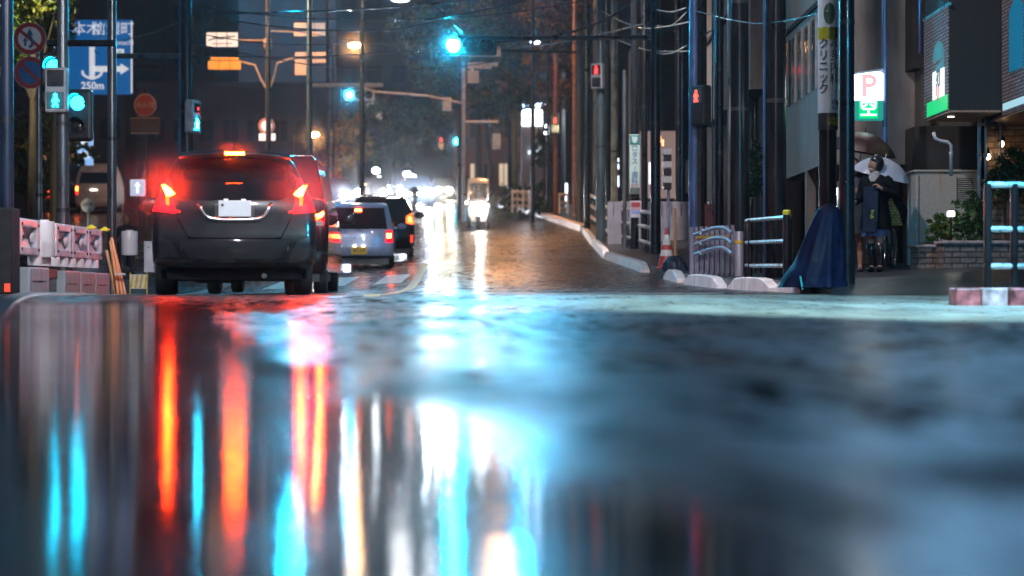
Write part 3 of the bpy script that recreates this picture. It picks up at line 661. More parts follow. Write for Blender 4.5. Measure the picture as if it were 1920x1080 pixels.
def ped(px,py,Y,label,lit,rz=0.,top=True,s=.25,hm=None,fig=True):
    x,y,z=at(px,py,Y); t=thing('pedestrian_signal',label,'pedestrian signal',(x,Y,z),rz)
    g=MB(); g.box((0,.1,-.16 if top else .16),(s+.08,.2,.68)); g.build('housing',hm or SH,t,bevel=.03)
    g=MB(); g.box((0,0,-.33 if top else .33),(s,.02,s)); g.build('lens',OFFL,t)
    if fig:
        g=MB(); g.box((0,0,0),(s,.02,s)); g.build('lens',mat('ped_back_red' if lit is REDSG else 'ped_back_green',(.02,.1,.1) if lit is not REDSG else (.1,.01,.01),.3),t)
        g=MB(); g.ell((0,-.015,.075),(.028,.01,.028),10,6); g.tube([(0,-.015,.04),(0,-.015,-.02)],[.035,.03],8); g.tube([(0,-.015,-.02),(-.035,-.015,-.10)],.016,6); g.tube([(0,-.015,-.02),(.035,-.015,-.10)],.016,6)
        g.tube([(0,-.015,.03),(-.05,-.015,-.02)],.012,6); g.tube([(0,-.015,.03),(.05,-.015,-.015)],.012,6); g.build('lit_figure',lit,t)
    return t
ped(104,188,29.8,'green walking figure signal left of the grey signal pole',GRN3,top=False)
ped(369,205,41.9,'white sided pedestrian signal seen edge on, on the mottled pole',REDSG,R(62),hm=mat('ped_white',(.55,.56,.6),.4))
ped(369,232,41.85,'lower pedestrian signal box with a small green gleam on the mottled pole',GRN2,R(66),top=False,hm=MATS['ped_white'],s=.2)
ped(1306,180,33.6,'red pedestrian light turned sideways on the blue pole',emat('bright_red_ped',(1,.04,.03),6),R(-52),hm=SD)
ped(1118,131,52.6,'red pedestrian light in a grey box on the teal grey pole',REDSG,R(-25))
ped(1041,226,79.6,'small red pedestrian light by the bright tower sign',emat('bright_red_ped',(0,0,0),1),R(-15),s=.3,hm=SD)
ped(827,262,110,'tiny far red pedestrian light left of the farthest green signal',emat('bright_red_ped',(0,0,0),1),0,s=.3,hm=SD)
# black and white box on slim post
x,y,z=at(1251,315,36.9); t=thing('traffic_box','black and white banded traffic box on a slim grey post','signal box',(x,y,z))
for k,(dz,m) in enumerate(((.30,WHITE),(.18,BLK),(.06,WHITE),(-.08,BLK),(-.22,WHITE),(-.34,BLK))):
    g=MB(); g.box((0,0,dz),(.17-(.02*(k%2)),.16-(.02*(k%2)),.12)); g.build('band_panel',m,t,bevel=.01)

# ------------------------------------------------------------------ signs
NAVY=mat('sign_blue',(.03,.16,.50),.4,var=.1); SWH=mat('sign_white',(.62,.70,.74),.4,var=.08); SRED=mat('sign_red',(.30,.035,.03),.4,var=.1); SBL=mat('sign_symbol_blue',(.02,.12,.28),.4)
def disc(p,x,z,r,y,m,name,parent,n=32):
    g=MB(); g.lathe([(r,y-.004),(r,y+.004)],(x,0,z),n,'y'); return g.build(name,m,parent)
def flat(parent,poly,y,m,name,th=.004):
    g=MB(); g.prism(poly,y-th/2,y+th/2); return g.build(name,m,parent)
Y=37; x,_,zt=at(57,72,Y); xp=(73-960)*Y/F; zb=gz(xp,Y)
t=thing('sign_post','grey tube post holding two round road signs at the left','sign post',(xp,Y,zb))
g=MB(); g.tube([(0,0,0),(0,0,zt-zb+.1)],.045,12); g.build('shaft',GREYP,t,'auto')
for zz in(1.6,):
    g=MB(); g.lathe([(.05,zz),(.054,zz),(.054,zz+.06),(.05,zz+.06)],n=12); g.build('band',BLK,t)
t=thing('road_sign','upper round no overtaking sign with red ring and blue arrows','road sign',at(56,72,Y-.09))
disc(0,0,0,.305,.012,mat('sign_rim',(.5,.5,.5),.4),'rim',t); disc(0,0,0,.295,.0,SRED,'red_ring',t); disc(0,0,0,.215,-.009,SWH,'face',t)
flat(t,[(-.10,-.145),(-.06,-.145),(-.06,-.06),(-.03,-.06),(-.08,.02),(-.13,-.06),(-.10,-.06)],-.018,SBL,'small_arrow')
g=MB(); g.tube([(.0,-.018,-.17),(.05,-.018,-.12),(.055,-.018,-.06),(.03,-.018,0),(.0,-.018,.06)],.028,6); flat(t,[(-.06,.06),(.07,.06),(.0,.18)],-.02,SBL,'arrow_head'); g.build('curved_arrow',SBL,t)
flat(t,[(-.205,.135),(-.165,.175),(.21,-.15),(.17,-.19)],-.028,SRED,'slash')
t=thing('road_sign','lower round no parking sign, blue with a red ring and slash','road sign',at(57,136,Y-.09))
disc(0,0,0,.305,.012,MATS['sign_rim'],'rim',t); disc(0,0,0,.295,0,SRED,'red_ring',t); disc(0,0,0,.215,-.009,mat('sign_face_blue',(.02,.13,.33),.4),'face',t)
flat(t,[(-.19,.15),(-.15,.19),(.19,-.15),(.15,-.19)],-.018,SRED,'slash')
# large guide sign (face glow added in place of reflected headlights)
Y=70; c=at(174,107,Y); s=S(Y); GB=emat('guide_blue_added_glow',(.012,.16,.52),.42); GW=emat('guide_white_added_glow',(.72,.78,.85),.62)
t=thing('guide_sign','large blue direction sign with added glow, white lettering, u-turn mark and right arrow','road sign',c)
W2,H2_=74*s,70*s
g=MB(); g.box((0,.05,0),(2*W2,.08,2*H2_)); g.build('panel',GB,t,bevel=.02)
for k in(-1,1):
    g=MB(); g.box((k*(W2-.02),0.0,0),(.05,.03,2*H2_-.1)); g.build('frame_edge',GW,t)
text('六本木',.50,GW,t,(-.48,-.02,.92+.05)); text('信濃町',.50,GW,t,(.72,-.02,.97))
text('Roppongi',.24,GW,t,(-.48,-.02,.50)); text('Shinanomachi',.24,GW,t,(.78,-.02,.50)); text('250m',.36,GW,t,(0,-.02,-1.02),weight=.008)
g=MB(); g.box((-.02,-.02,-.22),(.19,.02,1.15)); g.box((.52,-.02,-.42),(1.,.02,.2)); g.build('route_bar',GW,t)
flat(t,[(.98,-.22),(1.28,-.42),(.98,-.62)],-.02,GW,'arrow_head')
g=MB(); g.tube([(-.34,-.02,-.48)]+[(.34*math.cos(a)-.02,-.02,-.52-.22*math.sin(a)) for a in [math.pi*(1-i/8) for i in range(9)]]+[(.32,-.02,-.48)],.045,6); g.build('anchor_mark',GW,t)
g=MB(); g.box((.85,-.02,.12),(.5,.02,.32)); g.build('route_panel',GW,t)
text('外苑',.2,NAVY,t,(.85,-.035,.12))
g=MB(); g.tube([(-2.2,.15,-.3),(2.6,.15,-.3)],.05,8); g.build('mount_bar',POLE,t)
# fire hydrant sign
c=at(272,197,60); t=thing('hydrant_sign','dim round red hydrant sign in front of the dark building','sign',c)
HR=mat('dim_red_sign',(.07,.012,.012),.8,spec=.05); HG=mat('dim_grey_sign',(.12,.09,.095),.8,spec=.05)
disc(0,0,0,.34,.01,HG,'rim',t); disc(0,0,0,.315,0,HR,'face',t); text('消火栓',.2,HG,t,(0,-.012,0))
g=MB(); g.tube([(0,.05,.5),(0,.05,-4.5)],.04,8); g.build('post',POLE,t)
g=MB(); g.box((0,.02,-.62),(.86,.03,.46)); q=g.build('plate',mat('dark_plate',(.02,.014,.014),.8,spec=.05),t)
for k in(-1,1):
    g=MB(); g.box((0,-.0,-.62+k*.23),(.88,.04,.02)); g.build('plate_edge',HG,q)
# signs on the orange mast
SAL=mat('buff_sign_back',(.62,.40,.30),.5,var=.12,scale=2)
def plates(label,boxes,Y,m,cat='sign',nm='overhead_sign',txt=None):
    x0=sum(b[0]+b[2] for b in boxes)/2/len(boxes); y0=sum(b[1]+b[3] for b in boxes)/2/len(boxes); c=Vector(at(x0,y0,Y)); t=thing(nm,label,cat,c); s=S(Y)
    for b in boxes:
        g=MB(); g.box(((( b[0]+b[2])/2-x0)*s,0,(y0-(b[1]+b[3])/2)*s),((b[2]-b[0])*s,.06,(b[3]-b[1])*s)); q=g.build('panel',m,t,bevel=.015)
        for k in(.33,.66):
            if b[2]-b[0]>40:
                g=MB(); g.box(((b[0]+(b[2]-b[0])*k-x0)*s,-.036,(y0-(b[1]+b[3])/2)*s),(.02,.012,(b[3]-b[1])*s)); g.build('seam',mat('seam_brown',(.2,.12,.08),.6),q)
    return t
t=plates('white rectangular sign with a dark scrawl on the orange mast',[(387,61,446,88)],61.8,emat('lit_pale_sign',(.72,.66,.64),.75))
g=MB(); g.tube([(-.42,-.04,-.02),(-.2,-.04,.04),(.0,-.04,.02),(.4,-.04,.11)],.018,6); g.tube([(-.3,-.04,.08),(-.1,-.04,.06),(.25,-.04,.12)],.012,6); g.tube([(-.3,-.04,-.13),(.3,-.04,-.12)],.012,6); g.build('lettering',DKGREY,t)
t=plates('amber lit sign board drooping left of the orange mast',[(390,114,452,131),(395,107,448,113)],61.8,mat('amber_sign',(.75,.33,.04),.5,var=.2,scale=3))
plates('pair of buff sign boards high right of the orange mast',[(551,43,610,55),(551,59,610,68)],61.8,SAL)
plates('buff signal box with a hanging square, lower right of the orange mast',[(553,98,611,106),(553,111,611,118),(553,118,575,141)],61.8,SAL)
t=plates('buff sign boards with a hanging square right of the big green signal',[(878,102,939,106),(922,88,939,104),(877,117,934,124),(877,124,922,129),(877,132,898,156)],61.8,SAL)
bar(t,[at(939,95,61.9),at(1080,98,61.9)],.04,POLE)
c=at(500,236,61.7); t=thing('round_sign','round white sign with pink red rim on the orange mast','road sign',c)
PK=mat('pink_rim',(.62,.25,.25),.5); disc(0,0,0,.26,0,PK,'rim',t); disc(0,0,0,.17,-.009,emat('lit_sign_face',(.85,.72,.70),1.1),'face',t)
c=at(501,257,61.7); t=thing('sign_plate','small white plate under the pink rimmed round sign','sign',c)
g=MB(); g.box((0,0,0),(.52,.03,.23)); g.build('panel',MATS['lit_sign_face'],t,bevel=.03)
# blue arrow sign, small round sign, pale lit sign at left
c=at(258,352,50); t=thing('arrow_sign','pale blue square sign with a white up arrow behind the barriers','road sign',c)
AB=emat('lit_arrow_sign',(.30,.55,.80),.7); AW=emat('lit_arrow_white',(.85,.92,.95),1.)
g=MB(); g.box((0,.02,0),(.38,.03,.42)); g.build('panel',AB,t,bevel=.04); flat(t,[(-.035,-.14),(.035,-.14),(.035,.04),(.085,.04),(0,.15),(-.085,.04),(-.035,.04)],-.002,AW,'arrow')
g=MB(); g.tube([(0,.06,.1),(0,.06,-1.4)],.025,8); g.build('post',POLE,t)
c=at(165,385,52); t=thing('small_round_sign','small pale round sign with dark figures on a thin post behind the barriers','sign',c)
disc(0,0,0,.185,0,mat('pale_disc',(.5,.52,.58),.5),'face',t); text('6170',.13,BLK,t,(0,-.008,.02)); g=MB(); g.tube([(0,.03,-.15),(0,.03,-1.3)],.03,8); g.build('post',ALU,t)
c=at(160,278,84); t=thing('lit_sign','pale blue lit panel partly behind leaves at the left','sign',c); s=S(84)
g=MB(); g.box((0,0,0),(28*s,.2,64*s)); g.build('panel',emat('pale_blue_panel',(.25,.48,.85),.9),t,bevel=.02)
g=MB(); g.box((-2*s,-.11,14*s),(18*s,.02,16*s)); g.box((0,-.11,-13*s),(18*s,.02,12*s)); g.build('bright_field',emat('panel_white',(.75,.88,1),1.0),t)
# clinic sign wrapped round the concrete pole
px0=P_CL.location; r=.118+.012
CLW=mat('clinic_sign_white',(.36,.42,.47),.35,var=.1); CLK=mat('clinic_black',(.015,.018,.02),.4); CLG=mat('clinic_green',(.012,.07,.05),.4); CLY=mat('clinic_yellow',(.24,.26,.01),.4)
t=thing('clinic_sign','tall white sign with black Japanese lettering wrapped on the concrete pole','sign',(px0[0],px0[1],0))
def wrap(z0,z1,m,name,rr=r,half=1.45):
    g=MB(); g.grid([[(rr*math.sin(a),-rr*math.cos(a),z) for a in frange(-half,half,21)] for z in frange(z0,z1,4)]); return g.build(name,m,t,'all')
def zz(y): return at(1552,y,px0[1])[2]
wrap(zz(205),zz(76),CLW,'panel'); wrap(zz(76),zz(53),CLY,'yellow_band'); wrap(zz(53),zz(-4),CLW,'logo_field'); wrap(zz(245),zz(213),CLK,'black_band'); wrap(zz(213),zz(205),CLW,'white_band')
g=MB(); g.grid([[( (r+.006)*math.sin(u*.55*math.sqrt(max(0,1-v*v))),-(r+.006)*math.cos(u*.55*math.sqrt(max(0,1-v*v))),zz(28)+v*.14) for u in frange(-1,1,9)] for v in frange(-1,1,13)]); g.build('logo_oval',CLG,t,'all')
o=text('本\n多\n内\n科',.16,CLK,t,(0,0,0),bend=r+.004)
def shift(o,dx,z):
    o.rotation_euler=(0,0,dx/r); o.location=(0,0,z)
shift(o,.075,zz(118)); o=text('ク\nリ\nニ\nッ\nク',.15,CLK,t,(0,0,0),bend=r+.004); shift(o,-.075,zz(127))
o=text('夜間\n診療',.075,CLK,t,(0,0,0),bend=r+.004); shift(o,.06,zz(64))
o=text('診療\n4-17',.07,CLK,t,(0,0,0),bend=r+.004); shift(o,.09,zz(199))
o=text('六本木\n診療所',.06,CLY,t,(0,0,0),bend=r+.004); shift(o,.06,zz(229))
# tall sign plate on farther pole
o=P_FR.location; c=at(1190,308,45.7); t=thing('pole_sign','tall pale green sign plate with blue lettering on the farther dark pole','sign',c); s=S(45.7)
PG=mat('pale_green_plate',(.40,.52,.50),.4,var=.1); TB=mat('sign_teal_blue',(.02,.13,.28),.4); TR=mat('sign_dull_red',(.32,.04,.05),.4)
g=MB(); g.box((0,0,0),(20*s,.03,112*s)); g.build('panel',PG,t,bevel=.02); g=MB(); g.box((0,-.018,46*s),(18*s,.01,18*s)); q=g.build('logo_field',mat('logo_teal',(.03,.16,.17),.4),t)
g=MB(); g.prism([(-.07,46*s+.07),(.07,46*s+.07),(.05,46*s-.05),(0,46*s-.09),(-.05,46*s-.05)],-.03,-.024); g.build('shield',PG,q)
text('ロ\nタ\nス\n/\n歯\n科',.16,TB,t,(0,-.018,-.02)); text('本町',.10,TR,t,(0,-.018,-.50)); g=MB(); g.box((0,-.018,-50*s),(18*s,.01,12*s)); g.build('lower_band',mat('grey_band',(.08,.1,.1),.4),t)
c=at(1192,392,45.6); t=thing('poster','small poster with red and blue bands low on the farther dark pole','poster',c)
g=MB(); g.box((0,0,0),(.25,.02,.38)); g.build('sheet',mat('poster_white',(.45,.42,.5),.5),t)
for z,h,m in((.10,.11,TR),(-.06,.10,mat('poster_blue',(.2,.25,.5),.5)),(.0,.04,mat('poster_pink',(.5,.25,.28),.5))):
    g=MB(); g.box((0,-.014,z),(.21,.006,h)); g.build('print',m,t)
# parking sign
Y=29.6; c=at(1628,183,Y); s=S(Y); t=thing('parking_sign','lit parking sign with red P above a green vacancy panel','sign',c)
g=MB(); g.box((0,.05,21*s),(56*s,.12,51*s)); g.build('white_box',emat('parking_white',(.95,.96,1),8),t,bevel=.02)
text('P',.46,emat('parking_red',(1,.42,.45),1.),t,(0,-.02,20*s),weight=.012)
g=MB(); g.box((.01,.05,-24*s),(55*s,.12,38*s)); q=g.build('green_box',emat('vacancy_teal',(.02,.28,.24),.8),t,bevel=.02)
g=MB(); g.box((.0,-.014,-23*s),(36*s,.01,33*s)); g.build('led_field',emat('vacancy_green',(.0,.6,.2),.9),t)
text('空',.27,emat('vacancy_led',(.55,1,.75),3.),t,(0,-.03,-22*s),weight=.004)
g=MB(); g.tube([(33*s,.1,2.2),(33*s,.1,-2.2)],.04,10); g.build('post',BLUEP,t,'auto')
g=MB(); g.box((-.02,.05,48*s),(60*s,.16,.03),0,R(-8)); g.build('rain_cap',ALU,t)

# ------------------------------------------------------------------ railings and barriers at the right
def railing(pts,h,label,m,topm,rails=(1,.62,.22),nb=8,rt=.03,group='railings along the right pavement',basez=None,name='railing',rails_mat=None):
    b=Vector(pts[0]); z0=basez if basez is not None else sw(*pts[0]); t=thing(name,label,'railing',(b.x,b.y,z0),group=group)
    L=[(p[0]-b.x,p[1]-b.y,(basez if basez is not None else sw(*p))-z0) for p in pts]
    for f in rails:
        g=MB(); g.tube([(x,y,z+h*f) for x,y,z in L],rt,8); g.build('rail',topm,t,'auto')
    for x,y,z in L:
        g=MB(); g.tube([(x,y,z-.1),(x,y,z+h+.01)],.035,10); g.build('post',m,t,'auto')
    g=MB()
    for (a,c) in zip(L,L[1:]):
        for i in range(1,nb):
            f=i/nb; q=[a[k]+(c[k]-a[k])*f for k in range(3)]; g.tube([(q[0],q[1],q[2]+.08),(q[0],q[1],q[2]+h)],.013,6)
    if nb>1: g.build('balusters',m,t)
    return t
RT=mat('wet_rail_steel',(.62,.6,.61),.3,.35,var=.3,scale=14)
railing([(3.45,29.3),(3.42,28.6),(3.72,26.7)],.84,'black railing with pale top rails beside the blue tarpaulin',BLK,RT,nb=7)
railing([(3.05,43.2),(2.78,50.0)],.86,'black railing with two pale rails behind the long kerb',BLK,RT,rt=.045,nb=9)
railing([(2.75,52),(2.62,57)],.84,'grey slatted railing with bright rails beyond the black one',mat('grey_slat',(.32,.32,.38),.35,.4),RT,rt=.05,nb=8)
railing([(2.7,60),(2.8,72)],.95,'farthest dark railing with three bright sloping rails',BLK,RT,rt=.055,nb=6)
# picket barrier with three curved pipes
c=sp_(1340,31); t=thing('pipe_barrier','grey picket barrier with three curved pipes across its front','barrier',c)
SLAT=mat('lavender_grey_steel',(.34,.34,.42),.32,.35,var=.2,scale=12,stretch=(1,1,.1))
a=Vector((-.30,.7,0)); b=Vector((.24,-.35,0))
g=MB()
for i in range(9):
    p=a+(b-a)*i/8; g.box((p.x,p.y,.40),(.052,.03,.78),R(-60))
    g.tube([(p.x+.02,p.y-.03,.05),(p.x+.02,p.y-.03,.72)],.016,8)
g.build('pickets',SLAT,t,'auto')
for k in range(3):
    dz=-.155*k; g=MB(); pts=[(1305,441,31.5),(1318,436,31.3),(1332,431,31.05),(1346,427.5,30.8),(1357,427,30.6),(1366,431,30.45),(1374,438,30.3)]
    g.tube([Vector(at(*p))-Vector(c)+Vector((-.03,-.14,dz)) for p in pts],.032,10); g.build('curved_pipe',SLAT,t,'auto')
    g=MB()
    for i in range(4):
        p=Vector(at(1312+i*17,(439,433,428,429)[i],31.3-.25*i))-Vector(c)+Vector((0,-.16,dz)); g.ell(p,(.022,.022,.022),8,6)
    g.build('bolt',ALU,t,'auto')
g=MB(); p=a+(b-a)*.5; g.box((p.x,p.y-.04,.62),(1.0*.9,.012,.035),R(-62.5)); g.build('yellow_tape',mat('yellow_tape',(.6,.36,.03),.4),t)
pt=sp_(1386,30.2); t=thing('bollard','grey steel bollard with a yellow band beside the picket barrier','bollard',pt)
g=MB(); g.lathe([(.068,-.1),(.068,.66),(.06,.685),(.0,.69)],n=18); g.build('post',SLAT,t,'auto')
g=MB(); g.lathe([(.0685,.5),(.0705,.5),(.0705,.55),(.0685,.55)],n=18); g.build('yellow_band',MATS['yellow_tape'],t)
pt=sp_(1475,26.6); t=thing('bollard','black post with a yellow cap at the end of the near black railing','bollard',pt)
g=MB(); g.lathe([(.05,-.1),(.05,.9)],n=14); g.build('post',BLK,t,'auto'); g=MB(); g.lathe([(.052,.87),(.054,.87),(.054,.92),(.04,.935)],n=14); g.build('cap',mat('yellow_cap',(.55,.5,.03),.4),t)
# cone
c=sp_(1250,35.2); t=thing('traffic_cone','red and white traffic cone at the foot of the slim grey post','cone',c)
CR=mat('cone_red',(.42,.05,.05),.45); CW=mat('cone_white',(.6,.62,.62),.4)
g=MB(); g.box((0,0,.02),(.36,.36,.04)); g.build('base',CR,t,bevel=.01)
for a,b_,m in((.04,.22,CR),(.22,.33,CW),(.33,.42,CR),(.42,.60,CW),(.60,.72,CR)):
    f=lambda z:.15*(1-z/.78)+.012
    g=MB(); g.lathe([(f(a),a),(f(b_),b_)],n=18); g.build('cone_band',m,t,'auto')
# tarpaulins
TARP=mat('blue_tarpaulin',(.0015,.006,.030),.6,var=.4,scale=7,bump=.9,spec=.22)
DTARP=mat('dark_navy_sheet',(.010,.016,.035),.4,var=.3,scale=5,bump=.3)
def drape(label,c,h,prof,m,ry=.45,name='tarpaulin',seed=1):
    g=MB(); P=[]; r_=random.Random(seed); ph=[r_.uniform(0,6) for _ in range(6)]
    for i in range(19):
        f=i/18; l,rr=lerp_tab([(a,b) for a,b,_ in prof],f),lerp_tab([(a,b) for a,_,b in prof],f); row=[]
        cx=(l+rr)/2; hw=(rr-l)/2
        for j in range(49):
            a=2*math.pi*j/48; k=1+.11*(1-f)*math.sin(9*a+ph[0]+f*2)+.07*(1-f)*math.sin(17*a+ph[1]+f*3)+.03*math.sin(31*a+f*5)
            row.append((cx+hw*math.cos(a)*k,ry*(1-.6*f)*math.sin(a)*k*(hw/.4+.2),h*f-.03*math.sin(5*a+ph[2])*(1-f)*(1 if i else 0)))
        P.append(row)
    P.append([(sum(p[0] for p in P[-1])/49,sum(p[1] for p in P[-1])/49,h*1.01)]*49)
    g.grid(P); o=g.build(name,m,None,'all'); o.location=c; return tag(o,label,'tarpaulin')
Y=24.4; x,_,z=sp_(1530,Y)
drape('tall dark blue tarpaulin draped over a stack at the pavement corner',(x,Y,z-.03),1.02,[(0,-.43,.36),(.15,-.36,.36),(.3,-.25,.36),(.6,-.13,.35),(.8,-.05,.33),(.93,.01,.30),(.98,.06,.25),(1,.11,.2)],TARP)
x,_,z=sp_(1262,34.2); drape('low dark sheet heaped beside the traffic cone',(x,34.2,z),.26,[(0,-.2,.24),(.6,-.16,.2),(.9,-.08,.14),(1,-.04,.1)],DTARP,.3,seed=4)
g=MB(); g.tube([(0,0,0),(-.03,0,.16)],.012,6); o=g.build('peg',emat('cyan_peg',(.05,.5,.6),.25),None); o.location=sp_(1505,23.9); tag(o,'small cyan peg standing in front of the blue tarpaulin','peg')
# near right railing on its red and white kerb
Y=17.4; x0=(1790-960)*Y/F; zb=gz(x0,Y)
t=thing('kerb_island','red and white painted kerb under the nearest railing','kerb',(x0,Y,zb))
cols=(mat('kerb_red_paint',(.34,.09,.10),.45,var=.75,scale=11,bump=.4),mat('kerb_white_paint',(.42,.30,.33),.45,var=.7,scale=9,bump=.4))
for k in range(6):
    g=MB(); g.box((.12+.23*k,.14-.02*k,.055),(.228,.28,.20)); g.build('kerb_block',cols[0 if k%2==0 else 1],t,bevel=.02)
NR=mat('near_rail_steel',(.42,.44,.46),.3,.6,var=.3,scale=14)
t=railing([((1857-960)*Y/F,Y+.1),((1908-960)*Y/F,Y+.12),((1960-960)*Y/F,Y+.14)],.93,'nearest black railing with cyan lit top rails at the right edge',BLK,NR,rails=(1,.58,.23),nb=1,rt=.028,basez=zb+.13)
t['group']='railings along the right pavement'
# ------------------------------------------------------------------ work barriers on the left
BX=-5.5; PW=mat('pinkish_white_plastic',(.58,.56,.62),.38,var=.15,scale=5); CB=mat('grey_cast_concrete',(.30,.35,.40),.5,var=.3,scale=5,bump=.2,stretch=(1,1,.2))
WD=mat('white_drum_plastic',(.66,.63,.66),.35,var=.08)
def barrier(y0,y1,label,m,rot=0.):
    z=gz(BX,y0)-.02; L=y1-y0; t=thing('work_barrier',label,'barrier',(BX,y0,z),rot,'plastic work barriers on concrete blocks')
    b=.575-z+.0; h=.40
    g=MB()                                                    # frame of the panel, face towards +x
    for yy in(.05,L-.05): g.box((0,yy,b+h/2),(.14,.10,h))
    for zz_ in(b+.045,b+h-.045): g.box((0,L/2,zz_),(.14,L-.2,.09))
    g.build('frame',m,t,bevel=.012)
    g=MB(); g.grid([[(.0+.03*abs(v)-.03,.1+(L-.2)*u,b+.09+(h-.18)*(v+1)/2) for u in frange(0,1,7)] for v in frange(-1,1,7)]); g.box((-.05,L/2,b+h/2),(.02,L-.2,h-.16)); g.build('recessed_face',m,t,'all')
    g=MB(); g.box((.02,.2,b+h/2),(.05,.18,.10)); g.build('lug',m,t,bevel=.02)
    g=MB(); g.lathe([(.06,-.02),(.06,.0),(.045,.012)],(.03,L-.16,b+h/2),16,'x'); g.build('round_plug',WD,t,'auto')
    g=MB()
    for yy in(.06,L-.06):
        for zz_ in(b+.06,b+h-.06): g.lathe([(.018,0),(.018,.012)],(.07,yy,zz_),8,'x')
    g.lathe([(.018,0),(.018,.012)],(.05,.2,b+h/2),8,'x'); g.build('bolt',BLK,t)
    return t
YB=[(22.0,22.9),(23.75,24.6),(24.65,25.5),(25.55,26.4)]
lb=['nearest pink white plastic barrier panel, beside the white cylinder','plastic barrier panel just right of the white cylinder','middle plastic barrier panel of the joined three','last plastic barrier panel beside the orange rods']
for (a,b),l in zip(YB,lb): barrier(a,b,l,PW)
def block(y0,y1,label,m,h=.33,w=.34,g_='concrete blocks under the work barriers'):
    z=gz(BX,y0)-.02; t=thing('concrete_block',label,'block',(BX,y0,z),0,g_)
    g=MB(); g.box((0,(y1-y0)/2,h/2),(w,y1-y0-.01,h)); g.build('body',m,t,bevel=.015)
    g=MB(); g.box((w/2,(y1-y0)*.45,h*.52),(.008,(y1-y0)*.6,.012)); g.build('slot',BLK,t); return t
block(22.0,22.95,'pale concrete block with a slot, nearest the left edge',CB)
block(23.75,24.62,'bluish concrete block left of the slotted middle block',CB); block(24.64,25.5,'slotted concrete block in the middle of the row',CB); block(25.52,26.4,'farthest concrete block with a dark stain beside the orange rods',CB)
t=thing('dark_crate','dark open box with rusty lid between the concrete blocks','crate',(BX-.08,22.95,gz(BX,23)-.02))
g=MB(); g.box((0,.4,.11),(.3,.78,.22)); g.build('box',BLK,t); g=MB(); g.box((.01,.4,.28),(.3,.78,.11)); g.build('lid',mat('rusty_brown',(.14,.06,.04),.6,var=.5,scale=12),t)
def drum(label,x,y,z0,r,h,m=WD,name='cylinder_drum',gr=None):
    t=thing(name,label,'drum',(x,y,z0),0,gr)
    g=MB(); g.lathe([(r*.94,0),(r,.02),(r,h-.03),(r*.93,h)],n=20); g.build('body',m,t,'auto'); 
    g=MB(); g.lathe([(r*.5,0),(r*.45,.02)],(0,0,h-.002),12); g.build('cap',m,t); return t
drum('large white plastic cylinder standing between the barrier panels',BX+.02,23.32,.56,.125,.42)
drum('second white cylinder beyond the orange rods',-6.05,31.5,.72,.13,.38)
for i in range(8):
    y=22.95+i*.45; drum('small white drum under the plastic barriers above the blocks',BX,y,.46,.085,.11,WD,'short_drum','short white drums under the barriers')
t=thing('dark_barrier','black back of a barrier at the left edge of the street','barrier',(-5.62,21.75,gz(BX,21.7)-.02))
g=MB(); g.box((0,.0,.50),(.40,.4,.94)); g.build('panel',mat('matte_black_panel',(.004,.005,.006),.8,var=.3),t,bevel=.02); g=MB(); g.box((.16,-.21,.10),(.06,.02,.09)); g.build('reflector',emat('red_orange_reflector',(1,.09,.05),.7),t)
for k,(a,b) in enumerate(((172,427),(197,431))):
    t=thing('warning_lamp',('left' if k==0 else 'right')+' one of two yellow lamps lying on the barrier top','warning lamp',at(a,b,25+k*.7)); g=MB(); g.box((0,0,0),(.11,.1,.035)); g.build('housing',mat('lamp_yellow',(.7,.55,.02),.35),t,bevel=.012); g=MB(); g.ell((0,-.02,.02),(.035,.03,.02),10,6); g.build('lens',MATS['lamp_yellow'],t,'auto')
OR=mat('orange_rod',(.68,.30,.12),.38,var=.12)
t=thing('rod_bundle','bundle of orange rods leaning on the end of the barrier','rods',(at(222,535,26.75)[0],26.75,gz(-5.4,26.75)))
for k,(x0,x1) in enumerate(((222,211),(229,214),(236,213),(218,204))):
    g=MB(); a=at(x0,535,26.75+k*.03); b=at(x1-4,(452,448,446,470)[k],26.95); o=t.location; g.tube([(a[0]-o[0],a[1]-o[1],0),(b[0]-o[0],b[1]-o[1],b[2]-o[2])],.022,8); g.build('rod',OR,t,'auto')
g=MB(); c=Vector(at(226,514,26.7))-t.location; g.box(c,(.13,.06,.025)); g.build('white_strap',WD,t)
# striped stand
c=at(260,510,31); x=c[0]; z=gz(x,31); t=thing('striped_stand','small barricade with worn yellow and white stripes behind the rods','barricade',(x,31,z))
g=MB(); g.box((0,0,.22),(.27,.04,.22)); g.build('board',mat('stripe_white',(.65,.62,.5),.5,var=.2),t)
g=MB()
for k in range(4):
    xx=-.12+.075*k; g.prism([(xx-.02,.12),(xx+.015,.12),(xx+.05,.32),(xx+.015,.32)],-.026,-.021)
g.build('stripes',mat('stripe_yellow',(.55,.38,.05),.5,var=.3),t)
g=MB()
for s in(-1,1): g.tube([(s*.13,0,0),(s*.13,0,.36)],.012,6)
g.build('legs',mat('frame_yellow',(.6,.45,.05),.4),t)
t=thing('work_cabinet','pale box beside the second white cylinder','box',(at(281,480,32)[0],32,.75)); g=MB(); g.box((0,0,-.05),(.16,.2,.5)); g.build('body',PW,t,bevel=.01); g=MB(); g.box((0,-.105,.1),(.02,.01,.02)); g.build('bolt',BLK,t)
for k in range(2):
    drum(('left' if k==0 else 'right')+' one of two dark cylinders beside the second white cylinder',at(229+k*13,470,31.8+k*.3)[0],31.8+k*.3,.55,.05,.5,mat('dark_blue_drum',(.05,.055,.08),.4))

